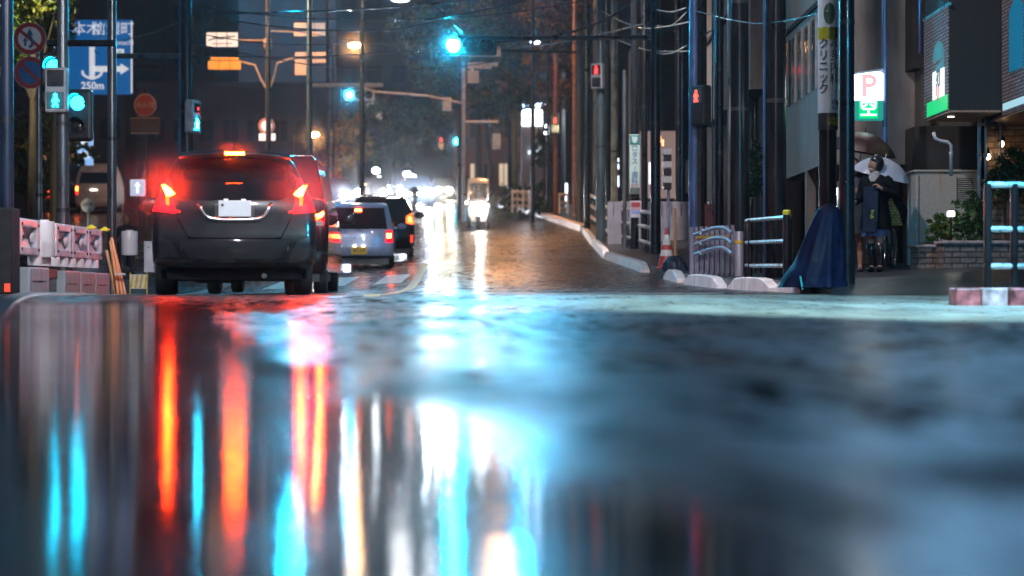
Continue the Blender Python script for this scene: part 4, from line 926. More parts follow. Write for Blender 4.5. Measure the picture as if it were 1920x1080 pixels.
# ------------------------------------------------------------------ people
def skin(name,J,E,root,m,parent=None,sub=2):
    idx={k:i for i,k in enumerate(J)}; me=bpy.data.meshes.new(name); me.from_pydata([J[k][0] for k in J],[(idx[a],idx[b]) for a,b in E],[])
    o=bpy.data.objects.new(name,me); C.objects.link(o)
    o.modifiers.new('skin','SKIN').use_smooth_shade=True; s=o.modifiers.new('s','SUBSURF'); s.levels=sub; s.render_levels=sub
    sv=me.skin_vertices[0].data if me.skin_vertices else None
    for k in J:
        r=J[k][1]; sv[idx[k]].radius=(r,r) if not isinstance(r,tuple) else r; sv[idx[k]].use_root=(k==root)
    dg=bpy.context.evaluated_depsgraph_get(); dg.update(); m2=bpy.data.meshes.new_from_object(o.evaluated_get(dg)); bpy.data.objects.remove(o)
    m2.materials.clear(); m2.materials.append(m); m2.polygons.foreach_set('use_smooth',[True]*len(m2.polygons))
    o=bpy.data.objects.new(name,m2); C.objects.link(o); o.parent=parent; return o
def join(objs,name):
    bm=bmesh.new()
    for o in objs: bm.from_mesh(o.data)
    me=objs[0].data; bm.to_mesh(me); bm.free()
    for o in objs[1:]: bpy.data.objects.remove(o)
    objs[0].name=name; return objs[0]
def hand(J,E,key,p,d,side,curl=.6):
    d=Vector(d).normalized(); s=Vector(side).normalized(); n=d.cross(s).normalized(); p=Vector(p)
    J[key+'palm']=(p+d*.05,(.036,.02)); E.append((key,key+'palm'))
    for i,(l,o) in enumerate(((.070,-.030),(.078,-.010),(.073,.011),(.058,.030))):
        b=p+d*.09+s*o; m_=b+d*l*.5*(1-curl*.3)+n*l*.35*curl; e=m_+d*l*.35*(1-curl)+n*l*.5*curl
        for q,(v,r) in enumerate(((b,.0095),(m_,.0085),(e,.007))): J[f'{key}f{i}{q}']=(v,r)
        E+= [(key+'palm',f'{key}f{i}0'),(f'{key}f{i}0',f'{key}f{i}1'),(f'{key}f{i}1',f'{key}f{i}2')]
    a=p+d*.035-s*.036; b=a+d*.03-s*.02+n*.02; J[key+'t0']=(a,.011); J[key+'t1']=(b,.009); E+= [(key+'palm',key+'t0'),(key+'t0',key+'t1')]
SKIN=mat('skin',(.28,.16,.11),.5,var=.08,scale=8); HAIR=mat('black_hair',(.012,.011,.012),.35,var=.3,scale=30,stretch=(1,1,.15)); COAT=mat('dark_wool_coat',(.006,.007,.010),.8,spec=.1,var=.3,scale=25,bump=.2)
def head(mb,c,r=.1,yaw=0.):
    M=Matrix.Rotation(yaw,3,'Z'); c=Vector(c)
    def put(f):
        q=MB(); f(q); mb.add([c+M@Vector(v) for v in q.v],q.f)
    put(lambda q:q.ell((0,0,.01),(.074,.092,.112),18,14)); put(lambda q:q.ell((0,-.035,-.065),(.052,.055,.05),14,8))
    put(lambda q:q.ell((0,-.098,-.012),(.013,.02,.026),8,6))
    for s in(-1,1): put(lambda q:q.ell((s*.031,-.083,.018),(.013,.01,.008),8,6)); put(lambda q:q.ell((s*.076,.01,0),(.012,.022,.032),8,6))
    put(lambda q:q.ell((0,-.087,-.055),(.024,.01,.009),8,6))
def ring(secs,n=24,fold=0.,seed=0):
    P=[]
    for i,(cx,cy,z,rx,ry) in enumerate(secs):
        k=1-i/(len(secs)-1)
        P.append([(cx+rx*math.cos(a)*(1+fold*k*math.sin(7*a+seed)),cy+ry*math.sin(a)*(1+fold*k*math.sin(7*a+seed)),z) for a in [2*math.pi*j/n for j in range(n+1)]])
    g=MB(); g.grid(P); return g
def umbrella(label,c,rad,m,tilt,hand_p,ribm,h=.30,gr=None):
    t=thing('umbrella',label,'umbrella',c); t.rotation_euler=tilt
    P=[]
    for i in range(9):
        f=i/8; row=[]
        for j in range(65):
            a=2*math.pi*j/64; sag=1-.045*abs(math.sin(4*a))*f*f*1.6
            rr=rad*math.sin(f*R(62))/math.sin(R(62))*sag; row.append((rr*math.cos(a),rr*math.sin(a),-h*(1-math.cos(f*R(62)))/(1-math.cos(R(62)))))
        P.append(row)
    g=MB(); g.grid(P); g.build('canopy',m,t,'all')
    for k in range(8):
        a=2*math.pi*k/8; g=MB(); g.tube([(rad*math.sin(f*R(62))/math.sin(R(62))*math.cos(a)*.99,rad*math.sin(f*R(62))/math.sin(R(62))*math.sin(a)*.99,-h*(1-math.cos(f*R(62)))/(1-math.cos(R(62)))-.006) for f in frange(0.02,1,7)],.0045,5); g.build('rib',ribm,t)
    g=MB(); g.tube([(0,0,.06),(0,0,-.86)],.007,8); g.build('shaft',ribm,t); g=MB(); g.tube([(0,0,-.78),(0,0,-.9)],.014,8); g.build('handle',WD,t)
    return t
# woman with the clear umbrella
px,Y=1642,28.0; X=(px-960)*Y/F; Z=sw(X,Y); yaw=R(-32)
me_=thing('tmp','tmp tmp tmp tmp','x'); bpy.data.objects.remove(me_)
J={'pel':((0,0,.84),.125),'wai':((0,-.01,1.0),.105),'che':((0,0,1.18),.125),'nec0':((0,.01,1.32),.06),'nec':((.0,.0,1.38),.05),'nec1':((0,-.01,1.43),.05)}
E=[('pel','wai'),('wai','che'),('che','nec0'),('nec0','nec'),('nec','nec1')]
for s,n in((-1,'r'),(1,'l')):
    J[n+'hip']=((s*.09,0,.78),.085); J[n+'kne']=((s*.085,-.05*s-.02,.44),.056); J[n+'cal']=((s*.085,.0-.05*s,.30),.052); J[n+'ank']=((s*.085,.04-.07*s,.08),.036); J[n+'toe']=((s*.095,-.12-.07*s,.03),.034)
    E+= [('pel',n+'hip'),(n+'hip',n+'kne'),(n+'kne',n+'cal'),(n+'cal',n+'ank'),(n+'ank',n+'toe')]
    J[n+'sho']=((s*.165,.01,1.29),.055); E.append(('che',n+'sho'))
J['lelb']=((.29,.05,1.06),.042); J['lwri']=((.15,-.16,1.16),.028); J['relb']=((-.25,.02,1.03),.042); J['rwri']=((-.22,-.20,.98),.028)
E+= [('lsho','lelb'),('lelb','lwri'),('rsho','relb'),('relb','rwri')]
hand(J,E,'lwri',J['lwri'][0],(-.5,-.2,.5),(0,1,.2),.9); hand(J,E,'rwri',J['rwri'][0],(.1,-1,0),(0,.1,1),.8)
wb=skin('person',J,E,'pel',SKIN)
hb=MB(); head(hb,(0,-.02,1.50),yaw=R(-38)); ho=hb.build('h',SKIN,None,'all'); wm_=join([wb,ho],'person')
wm_.data.polygons.foreach_set('use_smooth',[True]*len(wm_.data.polygons)); wm_.location=(X,Y,Z); wm_.rotation_euler=(0,0,yaw)
tag(wm_,'person with dark bobbed hair and long dark coat under a clear umbrella, head turned left','person')
ring([(0,0,.60,.225,.17),(0,0,.75,.215,.165),(0,0,.95,.175,.14),(0,0,1.1,.185,.145),(0,0,1.22,.20,.14),(0,.01,1.32,.185,.115),(0,.015,1.37,.09,.08)],28,.03).build('coat',COAT,wm_,'all')
g=MB(); g.grid([[(x,-.158-.02*math.cos(x*9)-(1.2-z)*.035,z) for x in frange(-.115,.10,9)] for z in frange(.56,1.2,8)]); g.build('dress',mat('slate_blue_dress',(.014,.026,.05),.7,spec=.15,var=.2,scale=12),wm_,'all')
ring([(0,0,.50,.20,.15),(0,0,.62,.19,.15)],24,.05,1).build('skirt_hem',mat('blue_hem',(.03,.06,.14),.6),wm_,'all')
for s,n in((-1,'r'),(1,'l')):
    g=MB(); a=Vector(J[n+'sho'][0]); b=Vector(J[n+'elb'[:3]][0]) if n+'elb' in J else 0; b=Vector(J[n+'elb'][0]); c=Vector(J[n+'wri'][0]); g.tube([a+Vector((-s*.03,0,.02)),a+Vector((s*.01,0,-.02)),a.lerp(b,.5),b,b.lerp(c,.5),c],[.07,.078,.068,.062,.055,.048],14); g.build('sleeve',COAT,wm_,'all')
    g=MB(); k,q,e,f=[Vector(J[n+x][0]) for x in('kne','cal','ank','toe')]; g.tube([k+Vector((0,0,-.03)),q,e+Vector((0,0,.05)),e],[.066,.062,.048,.046],14); g.ell((e.lerp(f,.5).x,e.lerp(f,.5).y,.04),(.048,.13,.042),14,8); g.build('boot',mat('black_boot',(.012,.012,.014),.3,coat=.3),wm_,'all')
g=MB(); Mh=Matrix.Rotation(R(-38),3,'Z'); q=MB(); q.ell((0,.022,.035),(.098,.108,.118),22,14)
q.v=[((v[0],max(v[1],-.075 if v[2]>.06 else -.018),v[2] if v[2]>-.03 else v[2]*1.3) ) for v in q.v]; g.add([Vector((0,-.02,1.50))+Mh@Vector(v) for v in q.v],q.f); g.build('hair',HAIR,wm_,'all')
ring([(0,-.03,1.27,.085,.10),(0,-.03,1.33,.088,.092),(0,-.02,1.39,.072,.072),(0,-.02,1.42,.062,.064)],20,.04).build('scarf',mat('pale_grey_scarf',(.30,.30,.31),.8,var=.2,scale=30,bump=.3),wm_,'all')
t=thing('tote_bag','yellow woven tote bag hanging at the side of the umbrella holder','bag',at(1672,398,28.12)); t.rotation_euler=(0,0,R(-20))
g=MB(); g.prism([(-.13,-.19),(.15,-.19),(.10,.0),(-.01,.20),(-.10,.10)],-.05,.05); g.build('bag',brickmat('woven_yellow',(.42,.34,.05),(.36,.28,.04),(.12,.09,.02),.05,.04,1,.6,.4),t,bevel=.02); g=MB(); g.tube([(-.09,0,.08),(-.05,-.02,.3),(-.12,0,.42)],.01,6); g.build('strap',COAT,t)
t=thing('cloth_bag','dark cloth shoulder bag behind the arm of the umbrella holder','bag',at(1681,372,28.35)); g=MB(); g.prism([(-.17,.16),(.02,.05),(.16,-.16),(.12,-.38),(-.05,-.15),(-.2,-.1)],-.04,.05); g.build('bag',COAT,t,bevel=.02); g=MB(); g.tube([(-.1,0,.1),(-.2,-.02,.25)],.012,6); g.build('strap',COAT,t)
g=MB(); 
for k in range(9): g.ell((rnd.uniform(-.03,.03),rnd.uniform(-.01,.01),rnd.uniform(-.05,.05)),(.016,.006,.018),6,5)
o=g.build('flower_sprig',mat('lime_leaf',(.22,.30,.03),.5),None,'all'); o.location=at(1637,402,27.72); tag(o,'small lime green sprig held against the blue dress','sprig')
CLR=mat('clear_vinyl',(.75,.8,.95),.25); nt=CLR.node_tree; b=nt.nodes['Principled BSDF']; b.inputs['Alpha'].default_value=.8
tb=nt.nodes.new('ShaderNodeBsdfTranslucent'); tb.inputs[0].default_value=(.8,.85,.98,1); ms=nt.nodes.new('ShaderNodeMixShader'); ms.inputs[0].default_value=.5; nt.links.new(b.outputs[0],ms.inputs[1]); nt.links.new(tb.outputs[0],ms.inputs[2]); nt.links.new(ms.outputs[0],nt.nodes['Material Output'].inputs[0])
umbrella('translucent white umbrella resting behind the person with bobbed hair',at(1660,296,28.3),.43,CLR,(R(8),R(14),0),None,mat('white_rib',(.6,.62,.66),.4),.27)
umbrella('dark red umbrella above the white one, half behind the black pole',at(1622,248,29.2),.52,mat('dark_red_cloth',(.025,.004,.005),.5),(R(4),R(10),0),None,BLK,.30)
# second person, mostly behind the black pole
px,Y=1601,28.9; X=(px-960)*Y/F; Z=sw(X,Y)
J={'pel':((0,0,.86),.12),'wai':((0,0,1.02),.10),'che':((0,0,1.2),.12),'nec0':((0,0,1.34),.055),'nec':((0,0,1.41),.048)}; E=[('pel','wai'),('wai','che'),('che','nec0'),('nec0','nec')]
for s,n in((-1,'r'),(1,'l')):
    J[n+'hip']=((s*.08,0,.8),.082); J[n+'kne']=((s*.085,.02-.06*s,.45),.052); J[n+'cal']=((s*.09,.06-.05*s,.30),.05); J[n+'ank']=((s*.09,.06-.09*s,.08),.034); J[n+'toe']=((s*.1,-.11-.09*s,.03),.034)
    E+= [('pel',n+'hip'),(n+'hip',n+'kne'),(n+'kne',n+'cal'),(n+'cal',n+'ank'),(n+'ank',n+'toe')]; J[n+'sho']=((s*.16,0,1.31),.05); J[n+'elb']=((s*.2,.0,1.06),.04); J[n+'wri']=((s*.12,-.2,1.12),.027); E+= [('che',n+'sho'),(n+'sho',n+'elb'),(n+'elb',n+'wri')]; hand(J,E,n+'wri',J[n+'wri'][0],(-s*.3,-.6,.4),(0,.2,1),.8)
w2=skin('person',J,E,'pel',SKIN); hb=MB(); head(hb,(0,-.02,1.52)); ho=hb.build('h',SKIN,None,'all'); w2=join([w2,ho],'person'); w2.data.polygons.foreach_set('use_smooth',[True]*len(w2.data.polygons)); w2.location=(X,Y,Z); w2.rotation_euler=(0,0,R(-12))
tag(w2,'bare legged person mostly hidden behind the black pole, holding a dark red umbrella','person')
ring([(0,0,.55,.2,.16),(0,0,.8,.19,.15),(0,0,1.05,.16,.125),(0,0,1.25,.19,.13),(0,0,1.37,.08,.07)],24,.04,2).build('dress',mat('dull_blue_dress',(.03,.045,.07),.6),w2,'all')
g=MB(); g.ell((0,.01,1.55),(.09,.105,.11),18,10); g.build('hair',HAIR,w2,'all')
for n in 'rl':
    e,f=Vector(J[n+'ank'][0]),Vector(J[n+'toe'][0]); g=MB(); g.ell((e.lerp(f,.55).x,e.lerp(f,.55).y,.035),(.048,.14,.04),12,8); g.build('shoe',mat('dull_red_shoe',(.12,.05,.06),.4),w2,'all')
# person sitting behind the left barriers
px,Y=238,44; X=(px-960)*Y/F; Z=gz(X,Y)
J={'pel':((0,.1,.42),.14),'wai':((0,.06,.58),.13),'che':((0,0,.80),.15),'nec':((0,-.02,.97),.055),'nec1':((0,-.03,1.02),.05)}; E=[('pel','wai'),('wai','che'),('che','nec'),('nec','nec1')]
for s,n in((-1,'r'),(1,'l')):
    J[n+'kne']=((s*.16,-.33,.45),.07); J[n+'ank']=((s*.16,-.3,.08),.045); J[n+'toe']=((s*.17,-.46,.04),.04); J[n+'sho']=((s*.18,0,.9),.062); J[n+'elb']=((s*.25,-.08,.64),.05); J[n+'wri']=((s*.14,-.3,.55),.03)
    E+= [('pel',n+'kne'),(n+'kne',n+'ank'),(n+'ank',n+'toe'),('che',n+'sho'),(n+'sho',n+'elb'),(n+'elb',n+'wri')]; hand(J,E,n+'wri',J[n+'wri'][0],(-s*.2,-.8,-.4),(s,0,.2),.5)
wk=skin('person',J,E,'pel',mat('dark_work_clothes',(.014,.016,.024),.7)); hb=MB(); head(hb,(0,-.04,1.10)); ho=hb.build('h',SKIN,None,'all'); hx=MB(); hx.v=[tuple(v.co) for v in ho.data.vertices]; 
wk.data.materials.append(SKIN); n0=len(wk.data.polygons); wk=join([wk,ho],'person')
for i,p in enumerate(wk.data.polygons): p.use_smooth=True; p.material_index=1 if i>=n0 else 0
wk.location=(X,Y,Z); tag(wk,'dark clothed person sitting behind the left work barriers','person')
g=MB(); g.ell((0,-.01,1.135),(.09,.108,.105),18,10); g.build('hair',HAIR,wk,'all')
t=thing('stool','low crate seat under the person behind the work barriers','stool',(X,Y+.12,Z)); g=MB(); g.box((0,0,.26),(.4,.34,.05)); g.build('seat',DKGREY,t)
for sx in(-1,1):
    for sy in(-1,1): g=MB(); g.box((sx*.17,sy*.14,.12),(.04,.04,.24)); g.build('leg',DKGREY,t)
# scooter rider
c=tk.location; J={'pel':((0,.12,.82),.13),'wai':((0,.08,.98),.12),'che':((0,.02,1.16),.14),'nec':((0,-.02,1.33),.055),'nec1':((0,-.03,1.38),.05)}; E=[('pel','wai'),('wai','che'),('che','nec'),('nec','nec1')]
for s,n in((-1,'r'),(1,'l')):
    J[n+'kne']=((s*.17,-.25,.74),.07); J[n+'ank']=((s*.15,-.22,.42),.045); J[n+'toe']=((s*.15,-.34,.38),.04); J[n+'sho']=((s*.18,.02,1.26),.06); J[n+'elb']=((s*.27,-.12,1.06),.045); J[n+'wri']=((s*.31,-.24,1.06),.03)
    E+= [('pel',n+'kne'),(n+'kne',n+'ank'),(n+'ank',n+'toe'),('che',n+'sho'),(n+'sho',n+'elb'),(n+'elb',n+'wri')]; hand(J,E,n+'wri',J[n+'wri'][0],(.1*s,-.9,-.2),(s,0,.1),.9)
rd=skin('person',J,E,'pel',mat('rider_dark_jacket',(.03,.03,.036),.6)); hb=MB(); head(hb,(0,-.04,1.46)); ho=hb.build('h',SKIN,None,'all'); rd.data.materials.append(SKIN); n0=len(rd.data.polygons); rd=join([rd,ho],'person')
for i,p in enumerate(rd.data.polygons): p.use_smooth=True; p.material_index=1 if i>=n0 else 0
rd.location=c; tag(rd,'rider in dark jacket and helmet seated on the three wheeled scooter','person')
g=MB(); g.ell((0,-.01,1.49),(.125,.14,.13),18,12); g.build('helmet',mat('dark_helmet',(.02,.02,.022),.2,coat=1),rd,'all')
# bicycle partly hidden behind the woman
X,Y=(1664-960)*29.3/F,29.3; t=thing('bicycle','bicycle parked behind the person with the clear umbrella','bicycle',(X,Y,sw(X,Y)),R(70))
for y in(-.5,.5):
    g=MB(); g.tube([(y+.3*math.cos(a),0,.33+.3*math.sin(a)) for a in frange(0,2*math.pi,29)],.018,6); w_=g.build('wheel',RUB,t,'all')
    g=MB(); g.tube([(y+.28*math.cos(a),0,.33+.28*math.sin(a)) for a in frange(0,2*math.pi,29)],.009,6)
    for k in range(10): a=math.pi*2*k/10; g.tube([(y,0,.33),(y+.28*math.cos(a),0,.33+.28*math.sin(a))],.0025,4)
    g.build('rim',CHROME,w_,'auto')
g=MB(); g.tube([(-.5,0,.33),(-.38,0,.85),(.12,0,.32),(.2,0,.75),(-.36,0,.75)],.016,8); g.tube([(.12,0,.32),(.5,0,.33),(.2,0,.72)],.013,8); g.build('frame',mat('bike_frame_dark',(.03,.05,.06),.3,coat=.5),t,'auto')
g=MB(); g.tube([(-.30,-.26,.98),(-.38,0,.92),(-.30,.26,.98)],.012,8); g.build('handlebar',CHROME,t); g=MB(); g.ell((.24,0,.8),(.13,.07,.035),12,6); g.build('saddle',BLK,t)
# ------------------------------------------------------------------ buildings at the right
WL=mat('pale_concrete_wall',(.18,.16,.15),.6,spec=.2,var=.3,scale=4,bump=.25,stretch=(1,1,.3)); DW=mat('dark_render_wall',(.028,.028,.03),.8,spec=.15,var=.3,scale=3,bump=.2); GWL=mat('grey_render_wall',(.07,.068,.062),.8,var=.25,scale=18,bump=.3)
DWIN=mat('dark_window',(.012,.014,.018),.15,coat=.6)
zs=sw(5.2,33)
t=thing('concrete_building','pale concrete building with tall narrow windows behind the clinic sign pole','building',(4.9,31.4,zs))
bx=4.0; x0=0
def wl(parent,x0,x1,y0,y1,z0,z1,m,name='wall',o=None):
    o=o or parent.location; g=MB(); g.box(((x0+x1)/2-o[0],(y0+y1)/2-o[1],(z0+z1)/2-o[2]),(x1-x0,y1-y0,z1-z0)); return g.build(name,m,parent)
wl(t,4.9,8.9,31.4,36.2,2.15,11,WL); wl(t,5.6,8.9,31.9,36.2,zs,2.15,DW,'ground_floor_wall')
for y in(31.55,33.2,35.9): wl(t,4.9,5.05,y-.11,y+.11,zs-.1,2.15,WL,'column')
for k in range(5):
    y=32.0+k*.78; w_=wl(t,4.885,4.93,y,y+.46,3.42,4.55,DWIN,'window'); wl(w_,4.87,4.90,y-.05,y,3.40,4.57,mat('window_frame_grey',(.3,.28,.27),.5),'frame',t.location)
wl(t,4.86,4.9,31.4,36.2,4.70,4.78,DW,'string_course')
wl(t,5.52,5.6,33.6,34.6,1.35,2.0,mat('pale_window_frame',(.3,.32,.3),.5),'window'); wl(t,5.505,5.52,33.68,34.52,1.42,1.93,mat('teal_glass',(.02,.06,.07),.1,coat=1),'pane')
t=thing('concrete_building','second pale building wall seen between the two thick dark poles','building',(4.55,38,sw(4.6,38)))
wl(t,4.55,9,38,47,4.0,12,WL); wl(t,4.9,9,38.3,47,sw(4.6,38),4.0,DW,'ground_floor_wall'); wl(t,4.50,4.55,38.0,47,5.85,5.95,DW,'string_course')
wl(t,4.52,4.55,39,41,7,9,DWIN,'window')
# tiled building behind the people
TILE=brickmat('small_dark_tiles',(.065,.062,.06),(.055,.052,.05),(.05,.05,.05),.12,.07,1,.45,.3)
t=thing('tiled_building','dark small tiled building behind the two people under umbrellas','building',(6.0,32.2,sw(6,32)))
zb=sw(6,32)-.1; wl(t,5.75,7.55,32.2,38,zb,9,TILE); wl(t,5.98,7.2,32.15,32.2,3.55,3.62,DW,'string_course'); wl(t,6.0,6.5,32.14,32.2,zb,2.2,DWIN,'door')
# grey rendered building with overhang
t=thing('rendered_building','grey rendered wall with a recessed opening above the tall pale cabinet','building',(6.35,30.6,sw(6.4,30.6)))
wl(t,6.35,7.55,30.9,31.9,2.28,3.60,GWL); wl(t,6.35,7.3,30.95,31.9,sw(6.4,30.6)-.1,2.28,mat('black_recess',(.012,.012,.012),.7),'recess'); wl(t,6.2,7.55,30.8,31.9,3.60,7.5,DW,'upper_wall'); wl(t,7.14,7.2,30.7,30.9,.4,2.28,GWL,'column')
g=MB(); o=t.location; g.tube([(6.27-o[0],30.55-o[1],3.8-o[2]),(6.27-o[0],30.55-o[1],7.4-o[2])],.03,8); g.build('pipe',mat('lilac_pipe',(.25,.23,.4),.3,.5),t)
# shop with projecting sign boxes
STN=brickmat('rough_stone_cladding',(.26,.24,.27),(.18,.17,.19),(.05,.05,.055),.16,.05,1,.6,.9)
t=thing('shop_building','dark shop front with projecting stone clad boxes, lit arched panel and warm soffit','building',(6.95,29.4,sw(7,29.4)))
def sb(x0,x1,y0,y1,z0,z1,m,nm='wall',p=None): return wl(p or t,x0,x1,y0,y1,z0,z1,m,nm,t.location)
sb(6.19,6.93,28.2,29.85,2.72,5.4,mat('black_fascia',(.012,.013,.014),.6,var=.3,scale=14,bump=.2),'projecting_box'); sb(6.175,6.19,28.2,29.85,2.72,4.2,STN,'stone_side')
sb(6.95,9.5,26.2,29.6,2.64,5.4,MATS['black_fascia'],'projecting_box'); sb(6.935,6.95,26.2,28.19,2.64,5.4,STN,'stone_side')
WSOF=mat('timber_soffit',(.30,.20,.13),.4,var=.3,scale=8,stretch=(4,.3,1)); sb(6.19,6.93,28.2,29.85,2.69,2.718,WSOF,'soffit'); sb(6.95,9.5,26.2,29.6,2.61,2.638,WSOF,'soffit')
sb(6.17,6.21,28.15,29.9,4.2,4.24,mat('cyan_trim',(.05,.45,.55),.3,.2),'coping')
sb(6.2,9.5,30.62,33,0,2.69,mat('dark_brown_wall',(.02,.018,.017),.7),'ground_floor_wall')
BRK=brickmat('warm_stone_wall',(.26,.17,.11),(.2,.12,.08),(.08,.06,.05),.3,.09,1,.6,.8); sb(7.05,9.5,29.5,29.6,sw(7,29)-.1,2.6,BRK,'brick_pier')
# arched lit panel on the side face
ax=6.165
def sidepoly(pts,m,nm,th=.01,off=0.):
    o=t.location; g=MB(); g.prism([(y-o[1],z-o[2]) for y,z in pts],ax-off-o[0],ax-off+th-o[0],'x'); return g.build(nm,m,t)
arch=[(28.42,3.36),(28.42,3.50)]+[(28.81+.39*math.cos(a),3.50+.27*math.sin(a)) for a in frange(0,math.pi,10)]+[(29.2,3.36)]
sidepoly(arch,emat('panel_teal',(.08,.30,.34),.35),'arch_top'); sidepoly([(28.42,2.95),(28.42,3.355),(29.2,3.355),(29.2,2.95)],emat('panel_pale',(.85,.92,.9),.9),'arch_field')
sidepoly([(28.2,2.735),(28.2,2.945),(29.6,2.945),(29.6,2.735)],emat('panel_green',(.01,.62,.18),.8),'green_band')
text('刃',.28,mat('panel_black',(.01,.01,.01),.5),t,(ax-.012-t.location[0],28.75-t.location[1],3.22-t.location[2]),rz=R(-90),weight=.008); text('リ',.26,emat('panel_red',(.8,.05,.05),.6),t,(ax-.012-t.location[0],28.8-t.location[1],3.0-t.location[2]),rz=R(-90),weight=.008)
ax=6.925
sidepoly([(27.0,3.2),(27.0,4.05),(27.35,4.25),(27.75,4.05),(27.75,3.2)],emat('panel_blue',(.01,.18,.33),.5),'blue_arch'); sidepoly([(26.6,2.70),(26.6,2.80),(28.1,2.80),(28.1,2.70)],emat('panel_slits',(.4,.7,.8),.7),'light_slits')
g=MB(); o=t.location; g.lathe([(.05,0),(.05,-.012)],(6.37-o[0],28.9-o[1],2.69-o[2]),16); g.build('downlight',emat('downlight_lens',(1,.85,.68),3),t)
# pipes
WP=mat('white_pipe',(.5,.52,.58),.35)
t=thing('drainpipe','white drainpipe with an elbow under the projecting shop box','pipe',at(1755,252,28.8)); o=Vector(t.location)
g=MB(); g.tube([Vector(at(*p))-o for p in((1750,248,28.8),(1753,259,28.8),(1762,264,28.8),(1776,266,28.8),(1783,272,28.8),(1783,330,28.8))],.025,10); g.build('pipe',WP,t,'all'); g=MB(); c=Vector(at(1783,287,28.8))-o; g.lathe([(.03,-.02),(.03,.02)],c,10); g.build('collar',WP,t)
for px,l in((1836,'left white vertical pipe beside the brick pier'),(1848,'middle white vertical pipe beside the brick pier, under the pipe elbow'),(1876,'right white vertical pipe by the upper wall lamp')):
    t=thing('drainpipe',l,'pipe',at(px,240,29.2)); g=MB(); g.tube([(0,0,0.35),(0,0,-1.05)],.027 if px==1836 else .018,10); g.build('pipe',WP,t,'all'); g=MB(); g.lathe([(.034,-.03),(.034,.03)],(0,0,-.4),10); g.build('collar',WP,t)
t=thing('duct','dark round duct bend above the wall lamps','duct',at(1858,222,29.0)); g=MB(); g.tube([(0,0,.1),(0,-.02,-.05),(-.02,-.05,-.12)],[.09,.085,.07],14); g.build('duct',DKGREY,t,'all')
WLMP=emat('warm_bulb',(1,.62,.28),22)
for k,(px,py) in enumerate(((1853,294),(1878,270))):
    t=thing('wall_lamp',('lower left' if k==0 else 'upper right')+' warm wall lamp with dark shade on the brick pier','lamp',at(px,py,29.25)); g=MB(); g.ell((0,0,0),(.035,.035,.045),14,8); g.build('bulb',WLMP,t,'all'); g=MB(); g.lathe([(.07,.04),(.02,.11),(.01,.14)],n=14); g.build('shade',BLK,t,'auto'); g=MB(); g.tube([(0,0,.13),(0,.2,.16)],.012,6); g.build('bracket',BLK,t)
# cabinet
Y=29.9; c=sp_(1774,Y); t=thing('cabinet','tall pale equipment cabinet with a vent grille behind the shrubs','cabinet',c); CABM=mat('beige_cabinet',(.34,.33,.29),.5,var=.1,scale=20)
zt=at(0,323,Y)[2]-c[2]; g=MB(); g.box((0,.3,zt/2),(.93,.6,zt)); g.build('body',CABM,t,bevel=.012); g=MB(); g.box((0,.3,zt+.02),(.98,.66,.035)); g.build('top_plate',CABM,t,bevel=.008)
g=MB(); g.box((-.41,-.004,zt/2),(.012,.01,zt-.1)); g.box((.16,-.004,zt/2),(.006,.01,zt-.1)); g.build('door_gap',DKGREY,t); g=MB(); g.box((.28,-.008,zt-.28),(.23,.02,.38)); v=g.build('vent',DKGREY,t)
for k in range(12):
    g=MB(); g.box((.28,-.02,zt-.45+.031*k),(.22,.02,.012),0,0,R(30)); g.build('slat',CABM,v)
for k in(.35,.55):
    g=MB(); g.box((-.46,-.01,zt*k+.1),(.03,.03,.07)); g.build('hinge',ALU,t)
# planters
def planter(label,px0,px1,Y,h,m,capm,dep=.5):
    c=sp_(px0,Y); w=(px1-px0)*S(Y); t=thing('planter',label,'planter',c)
    g=MB(); g.box((w/2,dep/2,h/2-.05),(w,dep,h)); g.build('stone_wall',m,t,bevel=.01); g=MB(); g.box((w/2,dep/2,h-.03),(w+.05,dep+.05,.045)); g.build('coping',capm,t,bevel=.012); return t
PST=brickmat('split_stone',(.24,.17,.13),(.17,.12,.10),(.06,.05,.045),.22,.08,1,.6,1.); CPK=mat('pinkish_coping',(.40,.30,.29),.5,var=.3,scale=12)
planter('left low planter of split stone below the round shrub',1720,1768,28.2,.36,PST,CPK); planter('long split stone planter behind the nearest railing',1770,1990,27.3,.40,PST,CPK)
# shrubs and trees
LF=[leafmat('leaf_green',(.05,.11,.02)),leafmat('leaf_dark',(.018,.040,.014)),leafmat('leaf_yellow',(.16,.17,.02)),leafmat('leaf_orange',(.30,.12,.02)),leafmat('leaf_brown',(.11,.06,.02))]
def crown(blobs,n,size,mats,parent,seed=1,name='crown',wts=None,flat_=.6):
    r=random.Random(seed); g=MB(); tot=sum(b[3]**2 if len(b)==4 else b[3]*b[5] for b in blobs)
    for b in blobs:
        cx,cy,cz=b[:3]; rx,ry,rz=(b[3],)*3 if len(b)==4 else b[3:6]; k=int(n*(rx*rz)/tot)
        nc=max(3,k//22); cl=[]
        for _ in range(nc):
            while 1:
                p=Vector((r.uniform(-1,1),r.uniform(-1,1),r.uniform(-1,1)))
                if .25<p.length<1: break
            cl.append(p)
        for _ in range(k):
            q=r.choice(cl)+Vector((r.gauss(0,.13),r.gauss(0,.13),r.gauss(0,.11))); p=Vector((cx+q.x*rx,cy+q.y*ry,cz+q.z*rz))
            a=Vector((r.gauss(0,1),r.gauss(0,1),r.gauss(0,.6))).normalized(); b_=a.orthogonal().normalized(); b_=(b_*math.cos(t_:=r.uniform(0,6.28))+a.cross(b_)*math.sin(t_)).normalized(); s=size*r.uniform(.6,1.4); c=a.cross(b_)
            g.m=r.choices(range(len(mats)),wts or [1]*len(mats))[0]
            g.add([p-b_*s,p+c*s*.42,p+b_*s,p-c*s*.42],[(0,1,2,3)])
    g.m=0; return g.build(name,mats,parent)
